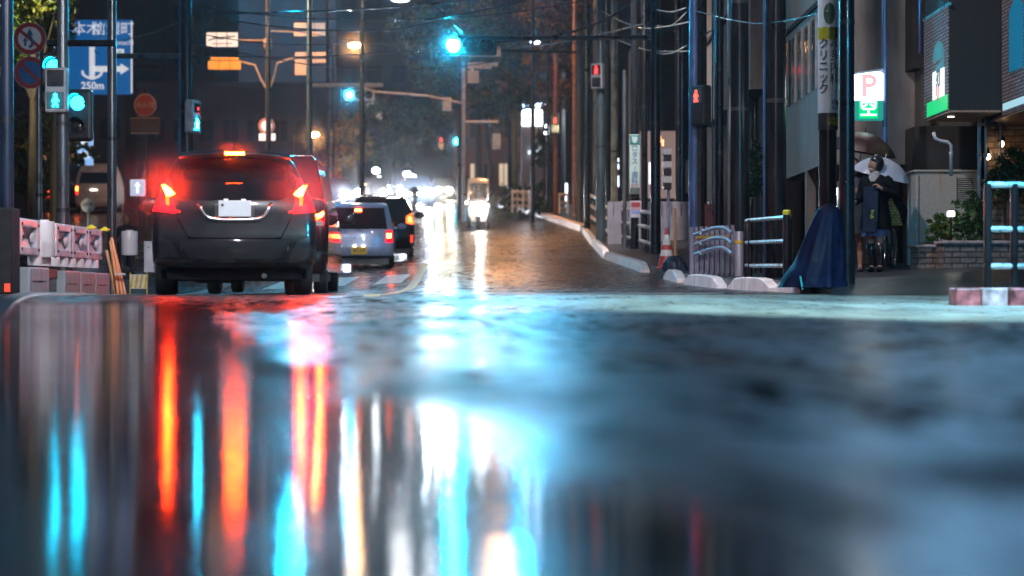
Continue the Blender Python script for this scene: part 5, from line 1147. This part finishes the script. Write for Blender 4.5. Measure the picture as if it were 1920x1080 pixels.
BARK=mat('wet_bark',(.05,.04,.03),.6,var=.5,scale=10,bump=.5,stretch=(1,1,.3))
def trunk(parent,pts,r0,r1,limbs=(),m=BARK):
    g=MB(); k=len(pts); g.tube(pts,[r0+(r1-r0)*i/(k-1) for i in range(k)],10)
    for a,b in limbs: g.tube([a,Vector(a).lerp(Vector(b),.5)+Vector((0,0,.1)),b],[r1*.8,r1*.5,r1*.2],7)
    return g.build('trunk',m,parent,'auto')
def tree(label,px,Y,h,blobs,n,size,mats,seed,wts=None,r0=.2,onsw=False,m=BARK,lean=0.,group='street trees'):
    X=(px-960)*Y/F; z=sw(X,Y) if onsw else gz(X,Y); t=thing('tree',label,'tree',(X,Y,z),group=group); bl=[]
    for b in blobs:
        p=Vector(at(b[0],b[1],Y+b[3]))-Vector((X,Y,z)); bl.append((*p,b[2]*S(Y),b[2]*S(Y)*.9,b[2]*S(Y)*(b[4] if len(b)>4 else .9)))
    trunk(t,[(0,0,-.2),(lean*.3,0,h*.35),(lean*.7,.05,h*.7),(lean,0,h)],r0,r0*.5,[((lean*.7,0,h*.65),Vector(b[:3])) for b in bl],m); crown(bl,n,size,mats,t,seed,wts=wts); return t
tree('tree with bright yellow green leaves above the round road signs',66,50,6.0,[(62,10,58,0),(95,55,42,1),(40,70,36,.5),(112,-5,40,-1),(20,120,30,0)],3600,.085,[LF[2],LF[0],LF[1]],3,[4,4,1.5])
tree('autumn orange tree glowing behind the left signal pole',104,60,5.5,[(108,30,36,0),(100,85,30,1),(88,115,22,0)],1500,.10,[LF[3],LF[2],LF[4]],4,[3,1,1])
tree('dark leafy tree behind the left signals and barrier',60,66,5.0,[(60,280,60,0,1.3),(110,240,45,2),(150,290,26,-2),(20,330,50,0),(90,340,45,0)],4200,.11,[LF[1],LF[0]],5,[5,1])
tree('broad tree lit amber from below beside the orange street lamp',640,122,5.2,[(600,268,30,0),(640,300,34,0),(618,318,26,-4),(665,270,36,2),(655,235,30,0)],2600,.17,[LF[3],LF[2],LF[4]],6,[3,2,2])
tree('dark wide tree in the middle distance behind the oncoming cars',735,128,6.,[(720,240,55,0),(770,210,60,2),(690,205,50,0),(760,280,45,-2),(810,240,55,4),(700,290,34,0)],5200,.17,[LF[1],LF[4]],7,[5,1])
tree('tall dark tree with two thin leaning trunks behind the scooter',897,88,8.,[(850,110,70,0),(910,150,70,-2),(960,120,60,2),(890,60,70,0),(930,210,40,0),(850,190,40,0),(960,180,40,0),(800,150,50,3),(780,60,60,4)],9500,.13,[LF[1],LF[0],LF[4]],8,[6,1,1],.16)
tree('second thin dark trunk leaning beside the first, behind the scooter',925,89,6.,[(915,190,30,0),(935,170,30,1)],900,.13,[LF[1],LF[0]],9,[3,1],.14,lean=-.5)
tree('mossy green lit trunk beside the bright tower sign',965,86,6.,[(950,185,34,0),(972,165,34,1),(940,195,20,0)],1400,.12,[LF[0],LF[1]],10,[2,3],.13,m=mat('mossy_bark',(.10,.13,.03),.6,var=.5,scale=8,stretch=(1,1,.3)))
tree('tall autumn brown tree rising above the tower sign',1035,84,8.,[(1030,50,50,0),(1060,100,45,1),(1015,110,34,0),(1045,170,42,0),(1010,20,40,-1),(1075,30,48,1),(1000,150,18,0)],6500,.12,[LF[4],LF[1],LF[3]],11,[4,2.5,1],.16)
tree('dark slender tree in front of the tower sign base',1020,83,3.4,[(1020,270,20,0,1.6),(1018,310,16,0),(1024,345,14,0)],900,.10,[LF[1]],12,None,.08)
def bush(label,blobs,Y,n,size,mats,seed,wts=None,base=None,gr='shrubs'):
    c=Vector(sp_(blobs[0][0],Y)) if base is None else Vector(base); t=thing('shrub',label,'shrub',c,group=gr); bl=[]
    for b in blobs:
        p=Vector(at(b[0],b[1],Y+b[3]))-c; s=S(Y); bl.append((*p,b[2]*s,b[2]*s*.8,b[2]*s*(b[4] if len(b)>4 else .9)))
    trunk(t,[(0,0,0),(0,0,max(.15,bl[0][2]*.6)),(0,0,max(.2,bl[0][2]))],.02,.012,[((0,0,.15),Vector(b[:3])) for b in bl]); crown(bl,n,size,mats,t,seed,'foliage',wts); return t
bush('round green shrub left of the small white garden lamp',[(1758,420,22,0),(1772,432,20,-.05),(1750,435,16,0)],28.3,900,.035,[LF[0],LF[2]],21,[3,1])
bush('large glossy dark shrub right of the small white garden lamp',[(1815,405,34,0),(1835,395,26,0),(1800,430,26,0),(1840,430,26,0),(1818,375,18,0)],27.7,2000,.04,[LF[0],LF[1]],22,[2,2])
bush('dark climbing plant in front of the warm wall lamps',[(1890,320,34,0),(1910,300,30,0),(1870,345,26,0),(1900,350,30,0)],28.9,2200,.035,[LF[1],LF[0]],23,[4,1])
bush('low hedge mound lit yellow green beside the scooter',[(935,385,20,0),(925,372,14,0),(945,400,16,0)],80,900,.08,[LF[2],LF[0],LF[1]],24,[2,2,1])
bush('dark hedge behind the lit white rail past the scooter',[(985,385,36,0,.7),(1010,390,24,0),(960,360,20,1),(1000,362,20,1)],82,1500,.09,[LF[1],LF[0]],25,[3,1])
bush('dark green bush on a bank beyond the warm headlights',[(872,352,32,0,.6),(905,358,20,0),(850,362,18,0)],124,1300,.12,[LF[1],LF[4]],26,[3,1])
bush('dark green ivy clump beside the thickest black pole',[(1418,350,18,0,2.2),(1416,290,14,0,2)],33,800,.04,[LF[1],LF[0]],27,[3,1])
t=thing('garden_lamp','small bright white garden lamp among the shrubs','lamp',at(1783,401,27.45)); g=MB(); g.box((0,0,0),(.09,.09,.075)); g.build('lit_box',emat('garden_lamp_light',(1,.9,.75),10),t,bevel=.012); g=MB(); g.tube([(0,0,-.03),(0,0,-.5)],.015,6); g.build('stem',BLK,t); g=MB(); g.box((0,0,.045),(.11,.11,.015)); g.build('cap',BLK,t)
# ------------------------------------------------------------------ distant buildings
def tower(label,px0,px1,ytop,Y,col,dep=18,win=None,nx=5,nz=8,lit=(),name='office_building',zbase=None):
    x0,x1=(px0-960)*Y/F,(px1-960)*Y/F; z1=at(0,ytop,Y)[2]; z0=(gz((x0+x1)/2,Y) if zbase is None else zbase)-.5; t=thing(name,label,'building',((x0+x1)/2,Y,z0)); w=x1-x0; h=z1-z0
    m=mat('wall_'+'_'.join(str(int(c*1000)) for c in col),col,.7,var=.25,scale=.6); g=MB(); g.box((0,dep/2,h/2),(w,dep,h)); g.build('wall',m,t); g=MB(); g.box((0,dep/2,h+.2),(w+.3,dep+.3,.4)); g.build('parapet',m,t)
    wm2=mat('dim_window',(.03,.032,.04),.2,coat=.5)
    for i in range(nx):
        for k in range(nz):
            fx=(i+.5)/nx-.5; z=2.2+k*3.1
            if z+1.4>h: continue
            L_=emat('lit_window',(1,.75,.5),.55) if (i,k) in lit else wm2
            g=MB(); g.box((fx*w,-.03,z),(w/nx*.62,.1,1.4)); f=g.build('window',L_,t); g=MB(); g.box((fx*w,-.09,z-.75),(w/nx*.68,.12,.08)); g.box((fx*w,-.09,z),(.06,.04,1.4)); g.build('frame',m,f)
    return t
tower('wide dark purple brown building behind the hatchback and guide sign',225,640,165,136,(.075,.05,.055),14,nx=9,nz=4)
tower('tall dark building behind the left signals',-160,235,-260,132,(.05,.045,.05),16,nx=7,nz=9,lit=((5,2),))
tower('tall dark building edge behind the white overhead sign',240,400,-260,150,(.045,.045,.055),14,nx=4,nz=10)
tower('broad dark block behind the middle trees',630,1010,-160,170,(.028,.034,.042),14,nx=8,nz=9,lit=((1,2),(5,3)))
tower('brick coloured low building behind the thin tree trunks',850,985,150,128,(.16,.07,.045),8,nx=5,nz=3,lit=((1,0),(3,0)))
# bright tower sign shop
Y=96; x0,x1=(978-960)*Y/F,(1018-960)*Y/F; zb=gz(x0,Y); t=thing('lit_shop_tower','narrow pale shop tower with a blazing white sign at its top','building',((x0+x1)/2,Y,zb)); zt=at(0,190,Y)[2]-zb; w=x1-x0
def tz(py): return at(0,py,Y)[2]-zb
g=MB(); g.box((0,2,tz(236)/2),(w,4,tz(236))); g.build('wall',mat('lilac_wall',(.42,.34,.36),.6,var=.15,scale=1),t); BW=emat('blazing_white_sign',(.92,.95,1),5.)
for a,b in((205,214),(217,235)):
    g=MB(); g.box((0,1.9,(tz(a)+tz(b))/2),(w*.95,4,tz(a)-tz(b))); g.build('lit_sign',BW,t,bevel=.05)
for k in range(5):
    g=MB(); g.ell((-w*.45+w*.24*k,-.1,tz(196+rnd.uniform(-4,6))),(.11,.1,.11),10,6); g.build('bulb',emat('blue_white_bulb',(.5,.65,1),9),t)
g=MB(); g.box((.25,-.15,tz(284)),(.9,.4,.16),0,R(-8)); g.build('lit_awning',emat('pale_blue_awning',(.7,.85,1),1.5),t)
t=thing('round_lamp','tall bluish white oval light right of the tower sign','lamp',at(1026,247,90)); g=MB(); g.ell((0,0,0),(.14,.12,.36),12,10); g.build('diffuser',emat('oval_light',(.7,.82,1),7),t,'all'); g=MB(); g.tube([(0,.1,.3),(0,.1,-4.5)],.04,8); g.build('post',BLK,t)
# right-hand middle distance row of lit shopfronts and dark facades
def front(label,px0,px1,Y,ytop,m,parts,dep=6,name='street_building'):
    x0,x1=(px0-960)*Y/F,(px1-960)*Y/F; zb=sw(x0,Y)-.1; t=thing(name,label,'building',((x0+x1)/2,Y,zb)); h=at(0,ytop,Y)[2]-zb; g=MB(); g.box((0,dep/2,h/2),(x1-x0,dep,h)); g.build('wall',m,t)
    for a,b,c,d,mm,nm in parts:
        s=S(Y); g=MB(); g.box((((a+c)/2-(px0+px1)/2)*s,-.03,at(0,(b+d)/2,Y)[2]-zb),((c-a)*s,.06,(d-b)*s)); g.build(nm,mm,t)
    return t
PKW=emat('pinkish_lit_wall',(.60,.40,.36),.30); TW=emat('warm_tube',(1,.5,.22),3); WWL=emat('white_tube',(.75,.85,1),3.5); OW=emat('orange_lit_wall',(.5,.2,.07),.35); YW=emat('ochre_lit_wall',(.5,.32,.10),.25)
front('pink lit shop front with warm tube lights behind the banded traffic box',1198,1275,64,60,DW,[(1200,246,1272,372,PKW,'lit_window'),(1206,266,1210,282,TW,'tube_light'),(1235,255,1239,268,TW,'tube_light'),(1241,262,1244,274,TW,'tube_light'),(1217,305,1220,345,WWL,'tube_light'),(1202,316,1208,380,YW,'lit_door')])
front('dark building with pale panels behind the blue pole',1275,1345,66,40,DW,[(1285,300,1342,362,mat('pale_panel',(.22,.22,.20),.6),'panel')])
front('dark narrow building with orange lit doorway behind the teal grey pole',1060,1205,92,-80,mat('near_black_wall',(.02,.022,.024),.7),[(1112,276,1121,372,OW,'lit_door'),(1118,300,1122,385,WWL,'tube_light'),(1075,290,1079,340,OW,'lit_door'),(1076,340,1079,392,WWL,'tube_light'),(1060,344,1064,380,WWL,'tube_light'),(1152,297,1160,303,WWL,'tube_light'),(1153,308,1160,317,WWL,'tube_light'),(1157,330,1160,350,WWL,'tube_light')])
front('low pale wall with vertical panels behind the railings',1140,1330,50,378,mat('pale_low_wall',(.30,.28,.32),.5,var=.2,scale=3),[(1150+18*k,380,1151+18*k,404,DKGREY,'joint') for k in range(9)],.3,'garden_wall')
front('dark facade filling the street side behind the tall poles',1345,1482,50,-300,mat('near_black_wall',(0,0,0)),[(1360,120,1390,200,DWIN,'window')],8)
front('dark upper facade behind the white street lamps',1190,1350,98,-200,mat('near_black_wall',(0,0,0)),[(1210,60,1240,120,DWIN,'window')],8)
front('rusty red box behind the picket barrier',1322,1340,40,383,mat('rust_red',(.16,.03,.025),.6),[(1324,390,1338,392,DKGREY,'slot')],.4,'red_cabinet')
# lit pedestrian rail beyond scooter
t=thing('lit_railing','white railing catching the headlights in front of the hedge','railing',sp_(978,79))
for py in(360,374,386):
    g=MB(); a=Vector(at(960,py,79))-t.location; b=Vector(at(993,py+1,80))-t.location; g.tube([a,b],.06,8); g.build('rail',mat('white_rail_paint',(.75,.72,.68),.3),t)
for px in(961,970,981,992):
    g=MB(); a=Vector(at(px,356,79.5))-t.location; g.tube([a,a+Vector((0,0,-.9))],.04,8); g.build('post',MATS['white_rail_paint'],t)
t=thing('lit_railing','short white railing section farther right of the hedge','railing',sp_(1057,79))
for py in(365,380,392):
    g=MB(); a=Vector(at(1049,py,78))-t.location; b=Vector(at(1064,py,78.5))-t.location; g.tube([a,b],.06,8); g.build('rail',MATS['white_rail_paint'],t)
for px in(1049,1064):
    g=MB(); a=Vector(at(px,362,78.2))-t.location; g.tube([a,a+Vector((0,0,-.8))],.04,8); g.build('post',MATS['white_rail_paint'],t)
# ------------------------------------------------------------------ street lamps
def lamp(label,px,py,Y,em,side,ph,lx=.28,onsw=False,reach=1.2,name='street_lamp',group='street lamps'):
    c=Vector(at(px,py,Y)); X=c.x+side*reach; zb=sw(X,Y) if onsw else gz(X,Y); t=thing(name,label,'street lamp',(X,Y,zb),group=group); o=Vector(t.location); h=c-o
    g=MB(); g.lathe([(.09,-.2),(.08,h.z*.5),(.05,h.z)],n=12); g.build('pole',BLK,t,'auto'); g=MB(); g.tube([(0,0,h.z-.3),(h.x*.3,0,h.z+.12),(h.x*.8,0,h.z+.13),(h.x,0,h.z+.1)],.035,8); g.build('arm',BLK,t,'auto')
    g=MB(); g.ell((h.x,0,h.z+.07),(lx*1.25,.2,.09),14,8); g.build('lamp_head',DKGREY,t,'all'); g=MB(); g.ell((h.x,-.05,h.z-.02),(lx,.2,lx*.42),14,8); g.build('lens',em,t,'all'); return t
SOD=emat('sodium_lamp',(1,.42,.12),260); WHL=emat('white_street_lamp',(.85,.95,1),60); COOL=emat('cool_street_lamp',(.75,.85,1),14)
lamp('orange street lamp high over the middle of the street',665,84,112,SOD,-1,9,.34); lamp('lower orange street lamp above the amber tree',588,252,116,SOD,-1,6,.30)
lamp('nearest small white street lamp, highest of the receding three at right',1323,85,60,WHL,1,6,.17,True,.5); lamp('middle white street lamp of the receding three at right',1273,119,76,WHL,1,6,.18,True,.6); lamp('farthest lowest white street lamp of the receding three at right',1243,149,92,WHL,1,6,.18,True,.6)
lamp('left of two flat bluish lamps above the autumn tree',1003,78,98,COOL,1,7,.24,True,1.2); lamp('right of two flat bluish lamps above the autumn tree',1047,80,98,COOL,1,7,.24,True,1.2)
lamp('white street lamp at the top edge above the street centre',751,-6,62,emat('big_white_lamp',(.95,.97,1),60),-1,9,.34)
# far small lights in the glare
for k,(px,py,Y,r,em) in enumerate(((705,320,150,.20,WHL),(711,333,150,.10,COOL),(763,326,150,.22,COOL),(778,337,150,.12,WHL),(771,338,140,.1,COOL),(683,223,135,.11,emat('dim_orange_lamp',(1,.3,.1),4)))):
    t=thing('distant_lamp',['distant round white lamp above the left oncoming car','small distant lamp just below the round white one','distant oval lamp above the headlight glare','distant lamp low over the dazzling headlights','tiny distant bluish lamp beside the low white one','tiny orange lamp among the dark tree leaves'][k],'lamp',at(px,py,Y)); g=MB(); g.ell((0,0,0),(r*1.3,r,r),12,8); g.build('globe',em,t,'all'); g=MB(); g.tube([(0,.1,0),(0,.1,-3.)],.04,6); g.build('post',BLK,t)
# ------------------------------------------------------------------ overhead cables
CAB=mat('black_cable',(.015,.016,.018),.3,coat=.3)
def cable(label,pts,r=.012,m=CAB):
    P=[Vector(at(*p)) for p in pts]; out=[]
    for i in range(len(P)-1):
        for k in range(8):
            f=k/8; p0=P[max(0,i-1)];p1=P[i];p2=P[i+1];p3=P[min(len(P)-1,i+2)]
            out.append(.5*((2*p1)+(p2-p0)*f+(2*p0-5*p1+4*p2-p3)*f*f+(3*p1-p0-3*p2+p3)*f**3))
    out.append(P[-1]); g=MB(); g.tube([p-P[0] for p in out],r,6); o=g.build('overhead_cable',m,None,'all'); o.location=P[0]; return tag(o,label,'cable','overhead cables')
cable('topmost dark cable sloping up to the right over the street',[(360,27,42),(560,22,42),(760,12,42),(960,-8,42)],.02)
cable('dark cable rising from the left past the white lamp',[(380,28,42),(520,50,42),(700,58,42),(820,40,43),(1000,-4,43)],.016)
cable('thin cable crossing behind the big green signal',[(352,105,42),(560,107,42),(740,98,43),(850,92,43),(920,80,43)],.012)
cable('beaded thick cable at the top beside the signal glow',[(796,38,40),(880,24,40),(960,8,40),(1010,-8,40)],.022)
cable('cable bundle climbing right from the big signal to the tall poles',[(915,81,43),(1010,72,43),(1080,58,43),(1140,34,43),(1180,8,43)],.026)
cable('upper sagging cable across the whole street near the frame top',[(352,10,42),(600,36,42),(900,30,42),(1140,-6,42)],.014)
cable('lower sagging cable across the street under the white overhead sign',[(352,80,42),(640,128,46),(900,120,48),(1125,70,52)],.012)
cable('cable running from the orange mast towards the tall poles',[(502,50,62),(760,88,58),(1000,86,52),(1228,40,42)],.016)
cable('thin cable slanting from the mottled pole down to the right',[(352,60,42),(540,84,44),(800,70,46),(1020,28,48)],.010)
cable('cable between the teal grey pole and the blue pole',[(1126,20,53),(1200,52,46),(1300,40,34)],.014)
cable('second cable between the teal grey pole and the blue pole',[(1126,60,53),(1205,92,46),(1300,96,34)],.012)
cable('cable from the blue pole to the clinic sign pole',[(1302,20,34),(1420,44,29),(1552,22,25)],.010)
cable('thin cable hanging at the top centre',[(770,-10,40),(810,8,40),(845,40,40),(868,62,42)],.014)
cable('upper looping cable between two dark poles at right',[(1232,18,42),(1258,22,40),(1287,14,35)],.012,mat('pale_cable',(.16,.17,.18),.3))
cable('second looping cable between two dark poles at right',[(1232,48,42),(1258,48,40),(1288,22,35)],.012,MATS['pale_cable'])
cable('lowest looping cable between two dark poles at right',[(1232,100,42),(1258,100,40),(1288,85,35)],.012,MATS['pale_cable'])
cable('thin cable leaving the guide sign towards the dark mottled pole',[(222,78,50),(290,60,48),(349,35,42)],.008)
cable('twisted cable from the blue pole to the small white lamp',[(1305,82,34),(1322,66,40),(1340,50,48),(1344,30,50)],.02,MATS['pale_cable'])
cable('cable hooked between pole arms at the left',[(196,38,34),(187,75,33),(178,96,32.5),(186,100,32.5)],.008)
# ------------------------------------------------------------------ lamps out of view, several added to light the scene
def spot(parent,loc,target,W_,angle,col,blend=.6,size=.15,spec=.08):
    l=bpy.data.lights.new('lamp_light','SPOT'); l.energy=W_; l.spot_size=R(angle); l.spot_blend=blend; l.color=col; l.shadow_soft_size=size; l.specular_factor=spec
    o=bpy.data.objects.new('lamp_light',l); C.objects.link(o); o.parent=parent; o.location=Vector(loc)-Vector(parent.location); d=Vector(target)-Vector(loc); o.rotation_euler=d.to_track_quat('-Z','Y').to_euler(); return o
def biglamp(label,X,Y,Z,armx,target,W_,ang,col,em,spec=.05,pole=True):
    zb=gz(X,Y); t=thing('street_lamp',label,'street lamp',(X,Y,zb),group='street lamps'); h=Z-zb
    if pole: g=MB(); g.lathe([(.1,-.2),(.08,h*.5),(.06,h)],n=14); g.build('pole',GREYP,t,'auto')
    g=MB(); g.tube([(0,0,h-.1),(armx*.5,0,h+.15),(armx,0,h+.12)],.04,8); g.build('arm',GREYP,t,'auto')
    g=MB(); g.box((armx,0,h+.1),(.55,.28,.08)); g.build('lamp_head',GREYP,t,bevel=.03); g=MB(); g.box((armx,0,h+.045),(.45,.2,.02)); g.build('lens',em,t)
    spot(t,(X+armx,Y,Z-.02),target,W_,ang,col,.6,.15,spec); return t
t=signal(960+5.3*F/15.6,540-(4.3-CH)*F/15.6,15.6,'green signal facing away above the nearest railing, right of the frame',SD,GRNH,rz=R(200))
t.rotation_euler=(R(38),0,R(200))
WL_=emat('led_lens',(.9,1,1),6)
biglamp('added unseen lamp right of the frame for blue sheen on the near road',7.4,19.0,7.2,-3.2,(.9,3.6,0),1000,58,(.24,.58,1),WL_)  # unseen blue lamp added for the sheen on the near road
biglamp('white street lamp right of the frame lighting the pale road band from the near side',7.6,13.6,7.2,-3.2,(2.6,18.0,0),5600,68,(.70,1,.95),WL_)
biglamp('street lamp behind the viewpoint lighting the street ahead',2.6,-4.,7.5,-1.0,(-1.5,26,.8),2500,46,(1,.90,.93),WL_)
biglamp('street lamp beyond the left edge lighting the work barriers',-9.2,15,7,1.2,(-5.6,25,.6),2500,60,(.85,.9,1),WL_)
biglamp('added unseen lamp above the frame to brighten the picket barrier and kerb stones',4.1,24.4,9.4,-2.9,(3.9,31.2,.5),2600,80,(1,.88,.88),WL_,0,False)  # unseen, added to brighten kerbs and pickets
lamp('sodium street lamp above the frame over the scooter lane',940,-84,76,SOD,1,12,.6)
lamp('white street lamp above the top edge left of the orange lamp',578,-34,60,emat('big_white_lamp',(.95,.97,1),60),-1,9,.34)
biglamp('added unseen lamp above the frame to brighten the black railing and long kerb',3.0,42.4,9.2,-1.6,(2.7,51,1.),4200,70,(1,.92,.92),WL_,0,False)  # unseen, added to light rails the other lamps miss
biglamp('sodium street lamp on the tall orange pole beyond the railings',3.3,79,13.6,-2.6,(-.8,72,2.4),4500,75,(1,.42,.13),emat('sodium_lens',(1,.42,.12),12))
t=lamp('white street lamp above the top edge, right of the centre lamp',805,-70,80,emat('big_white_lamp',(.95,.97,1),60),1,12,.34)
lamp('warm white street lamp above the top edge, left of the centre lamp',668,-60,84,emat('warm_white_lamp',(1,.8,.62),60),-1,12,.34)
lamp('pinkish street lamp above the top edge over the scooter lane',905,-90,90,emat('pinkish_lamp',(1,.75,.6),60),1,13,.34)
biglamp('added unseen sodium lamp above the frame lighting the orange mast',-5.6,55,12.5,-1.6,(-7.6,63,7),5200,80,(1,.45,.16),emat('sodium_lens',(1,.42,.12),12))  # warm spot added out of view for the mast front
biglamp('added unseen lamp above the frame to brighten the yellow green tree',-16.2,47,10.2,1.2,(-11.9,51,7.2),7000,70,(1,.86,.5),WL_)  # unseen, added to bring up the dark leaves
biglamp('added unseen lamp above the frame between the viewpoint and the silver hatchback',-5.9,14.5,7.6,5.1,(-3.6,23.5,.2),5000,74,(.93,.95,1),WL_)  # unseen key light added for barriers, kerbs and car roof
# ------------------------------------------------------------------ haze, world, camera
g=MB(); g.box((-10,122,14),(140,275,46)); hz=g.build('haze',None,None); hz['kind']='stuff'; hz['label']='thin rainy haze glowing round the lamps'
hm=bpy.data.materials.new('rain_haze'); hm.use_nodes=True; nt=hm.node_tree; nt.nodes.clear(); out=nt.nodes.new('ShaderNodeOutputMaterial'); v=nt.nodes.new('ShaderNodeVolumePrincipled')
v.inputs['Color'].default_value=(.85,.9,1,1); v.inputs['Density'].default_value=.0004; v.inputs['Anisotropy'].default_value=.9; nt.links.new(v.outputs[0],out.inputs['Volume']); hz.data.materials.clear(); hz.data.materials.append(hm)
def halo_volume(label,c,r,dens,col=(.9,.93,1)):  # soft volume added round a lamp to give it a halo
    g=MB(); g.ell((0,0,0),r,24,16); o=g.build('halo_volume',None,None,'all'); o.location=c; o['kind']='stuff'; o['label']=label; k='halo_volume_%d'%int(dens*1e4)
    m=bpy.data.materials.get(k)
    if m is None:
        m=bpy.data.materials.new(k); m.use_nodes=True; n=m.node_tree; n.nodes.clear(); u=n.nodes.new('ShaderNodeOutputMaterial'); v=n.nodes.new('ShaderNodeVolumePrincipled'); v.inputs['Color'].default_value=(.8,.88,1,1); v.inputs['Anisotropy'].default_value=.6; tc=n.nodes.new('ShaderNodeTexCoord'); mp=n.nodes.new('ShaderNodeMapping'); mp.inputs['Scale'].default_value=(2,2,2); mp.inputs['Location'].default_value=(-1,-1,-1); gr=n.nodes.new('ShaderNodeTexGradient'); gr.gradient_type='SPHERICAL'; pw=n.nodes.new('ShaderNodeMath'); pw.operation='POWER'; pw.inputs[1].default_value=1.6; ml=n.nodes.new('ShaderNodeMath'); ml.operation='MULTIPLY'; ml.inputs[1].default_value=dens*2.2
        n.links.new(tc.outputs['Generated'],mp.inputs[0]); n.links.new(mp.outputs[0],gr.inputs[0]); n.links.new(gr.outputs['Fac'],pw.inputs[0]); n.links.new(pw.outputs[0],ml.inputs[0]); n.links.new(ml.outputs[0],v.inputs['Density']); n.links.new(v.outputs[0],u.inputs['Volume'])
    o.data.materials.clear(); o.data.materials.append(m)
for px,py in((311,358),(566,358)): halo_volume('added volume giving a red halo round a tail lamp',at(px,py,20.1),(.6,.45,.55),.24)
halo_volume('added volume giving a red halo round the high brake light',at(442,288,20.3),(.55,.3,.4),.07)
for px,py,Y,r in((850,85,42.6,1.1),(655,178,74.6,1.0),(145,193,30.2,.5),(104,130,29.9,.45),(857,265,107.5,.9),(665,84,111.6,1.5),(588,252,115.6,1.4)): halo_volume('added volume giving a halo round a lit lamp over the street',at(px,py,Y),(r,r*.7,r),.035 if Y<50 else .10)
[halo_volume('added volume giving a halo round oncoming headlights',at(px,py,Y),(r,1.2,r*.75),.035) for px,py,Y,r in ((644,364,95,1.2),(695,366,102.5,1.6),(755,360,99,1.7),(798,360,99,1.6),(830,366,110.5,1.5))]; halo_volume('added volume giving a halo round the scooter headlight',at(899,392,67.6),(1.1,1.2,1.0),.03)
w=bpy.data.worlds.new('World'); sc.world=w; w.use_nodes=True; nt=w.node_tree; bg=nt.nodes['Background']
sk=nt.nodes.new('ShaderNodeTexSky'); sk.sky_type='NISHITA'; sk.sun_disc=False; sk.sun_elevation=R(-4); sk.sun_rotation=R(200); sk.ozone_density=4
mx=nt.nodes.new('ShaderNodeMix'); mx.data_type='RGBA'; mx.blend_type='ADD'; mx.inputs[0].default_value=1; mx.inputs[7].default_value=(.028,.034,.052,1)
sc_=nt.nodes.new('ShaderNodeMix'); sc_.data_type='RGBA'; sc_.blend_type='MULTIPLY'; sc_.inputs[0].default_value=1; sc_.inputs[7].default_value=(.06,.06,.06,1)
nt.links.new(sk.outputs[0],sc_.inputs[6]); nt.links.new(sc_.outputs[2],mx.inputs[6]); nt.links.new(mx.outputs[2],bg.inputs[0]); bg.inputs[1].default_value=1.
cd=bpy.data.cameras.new('camera'); cam=bpy.data.objects.new('camera',cd); C.objects.link(cam); cam.location=(0,0,CH); cam.rotation_euler=(R(90),0,0); cd.lens=70; cd.sensor_width=36; cd.clip_start=.05; cd.clip_end=3000
cd.dof.use_dof=True; cd.dof.focus_distance=27; cd.dof.aperture_fstop=1.4
sc.camera=cam
sc.render.engine='CYCLES'; cy=sc.cycles; cy.use_denoising=True; cy.denoiser='OPENIMAGEDENOISE'; cy.max_bounces=6; cy.diffuse_bounces=2; cy.glossy_bounces=4; cy.transmission_bounces=4; cy.volume_bounces=0; cy.transparent_max_bounces=8; cy.sample_clamp_indirect=6; cy.sample_clamp_direct=0; cy.caustics_reflective=True; cy.caustics_refractive=False; cy.blur_glossy=.3
sc.view_settings.view_transform='Standard'; sc.view_settings.look='None'; sc.view_settings.exposure=.15; sc.view_settings.gamma=1
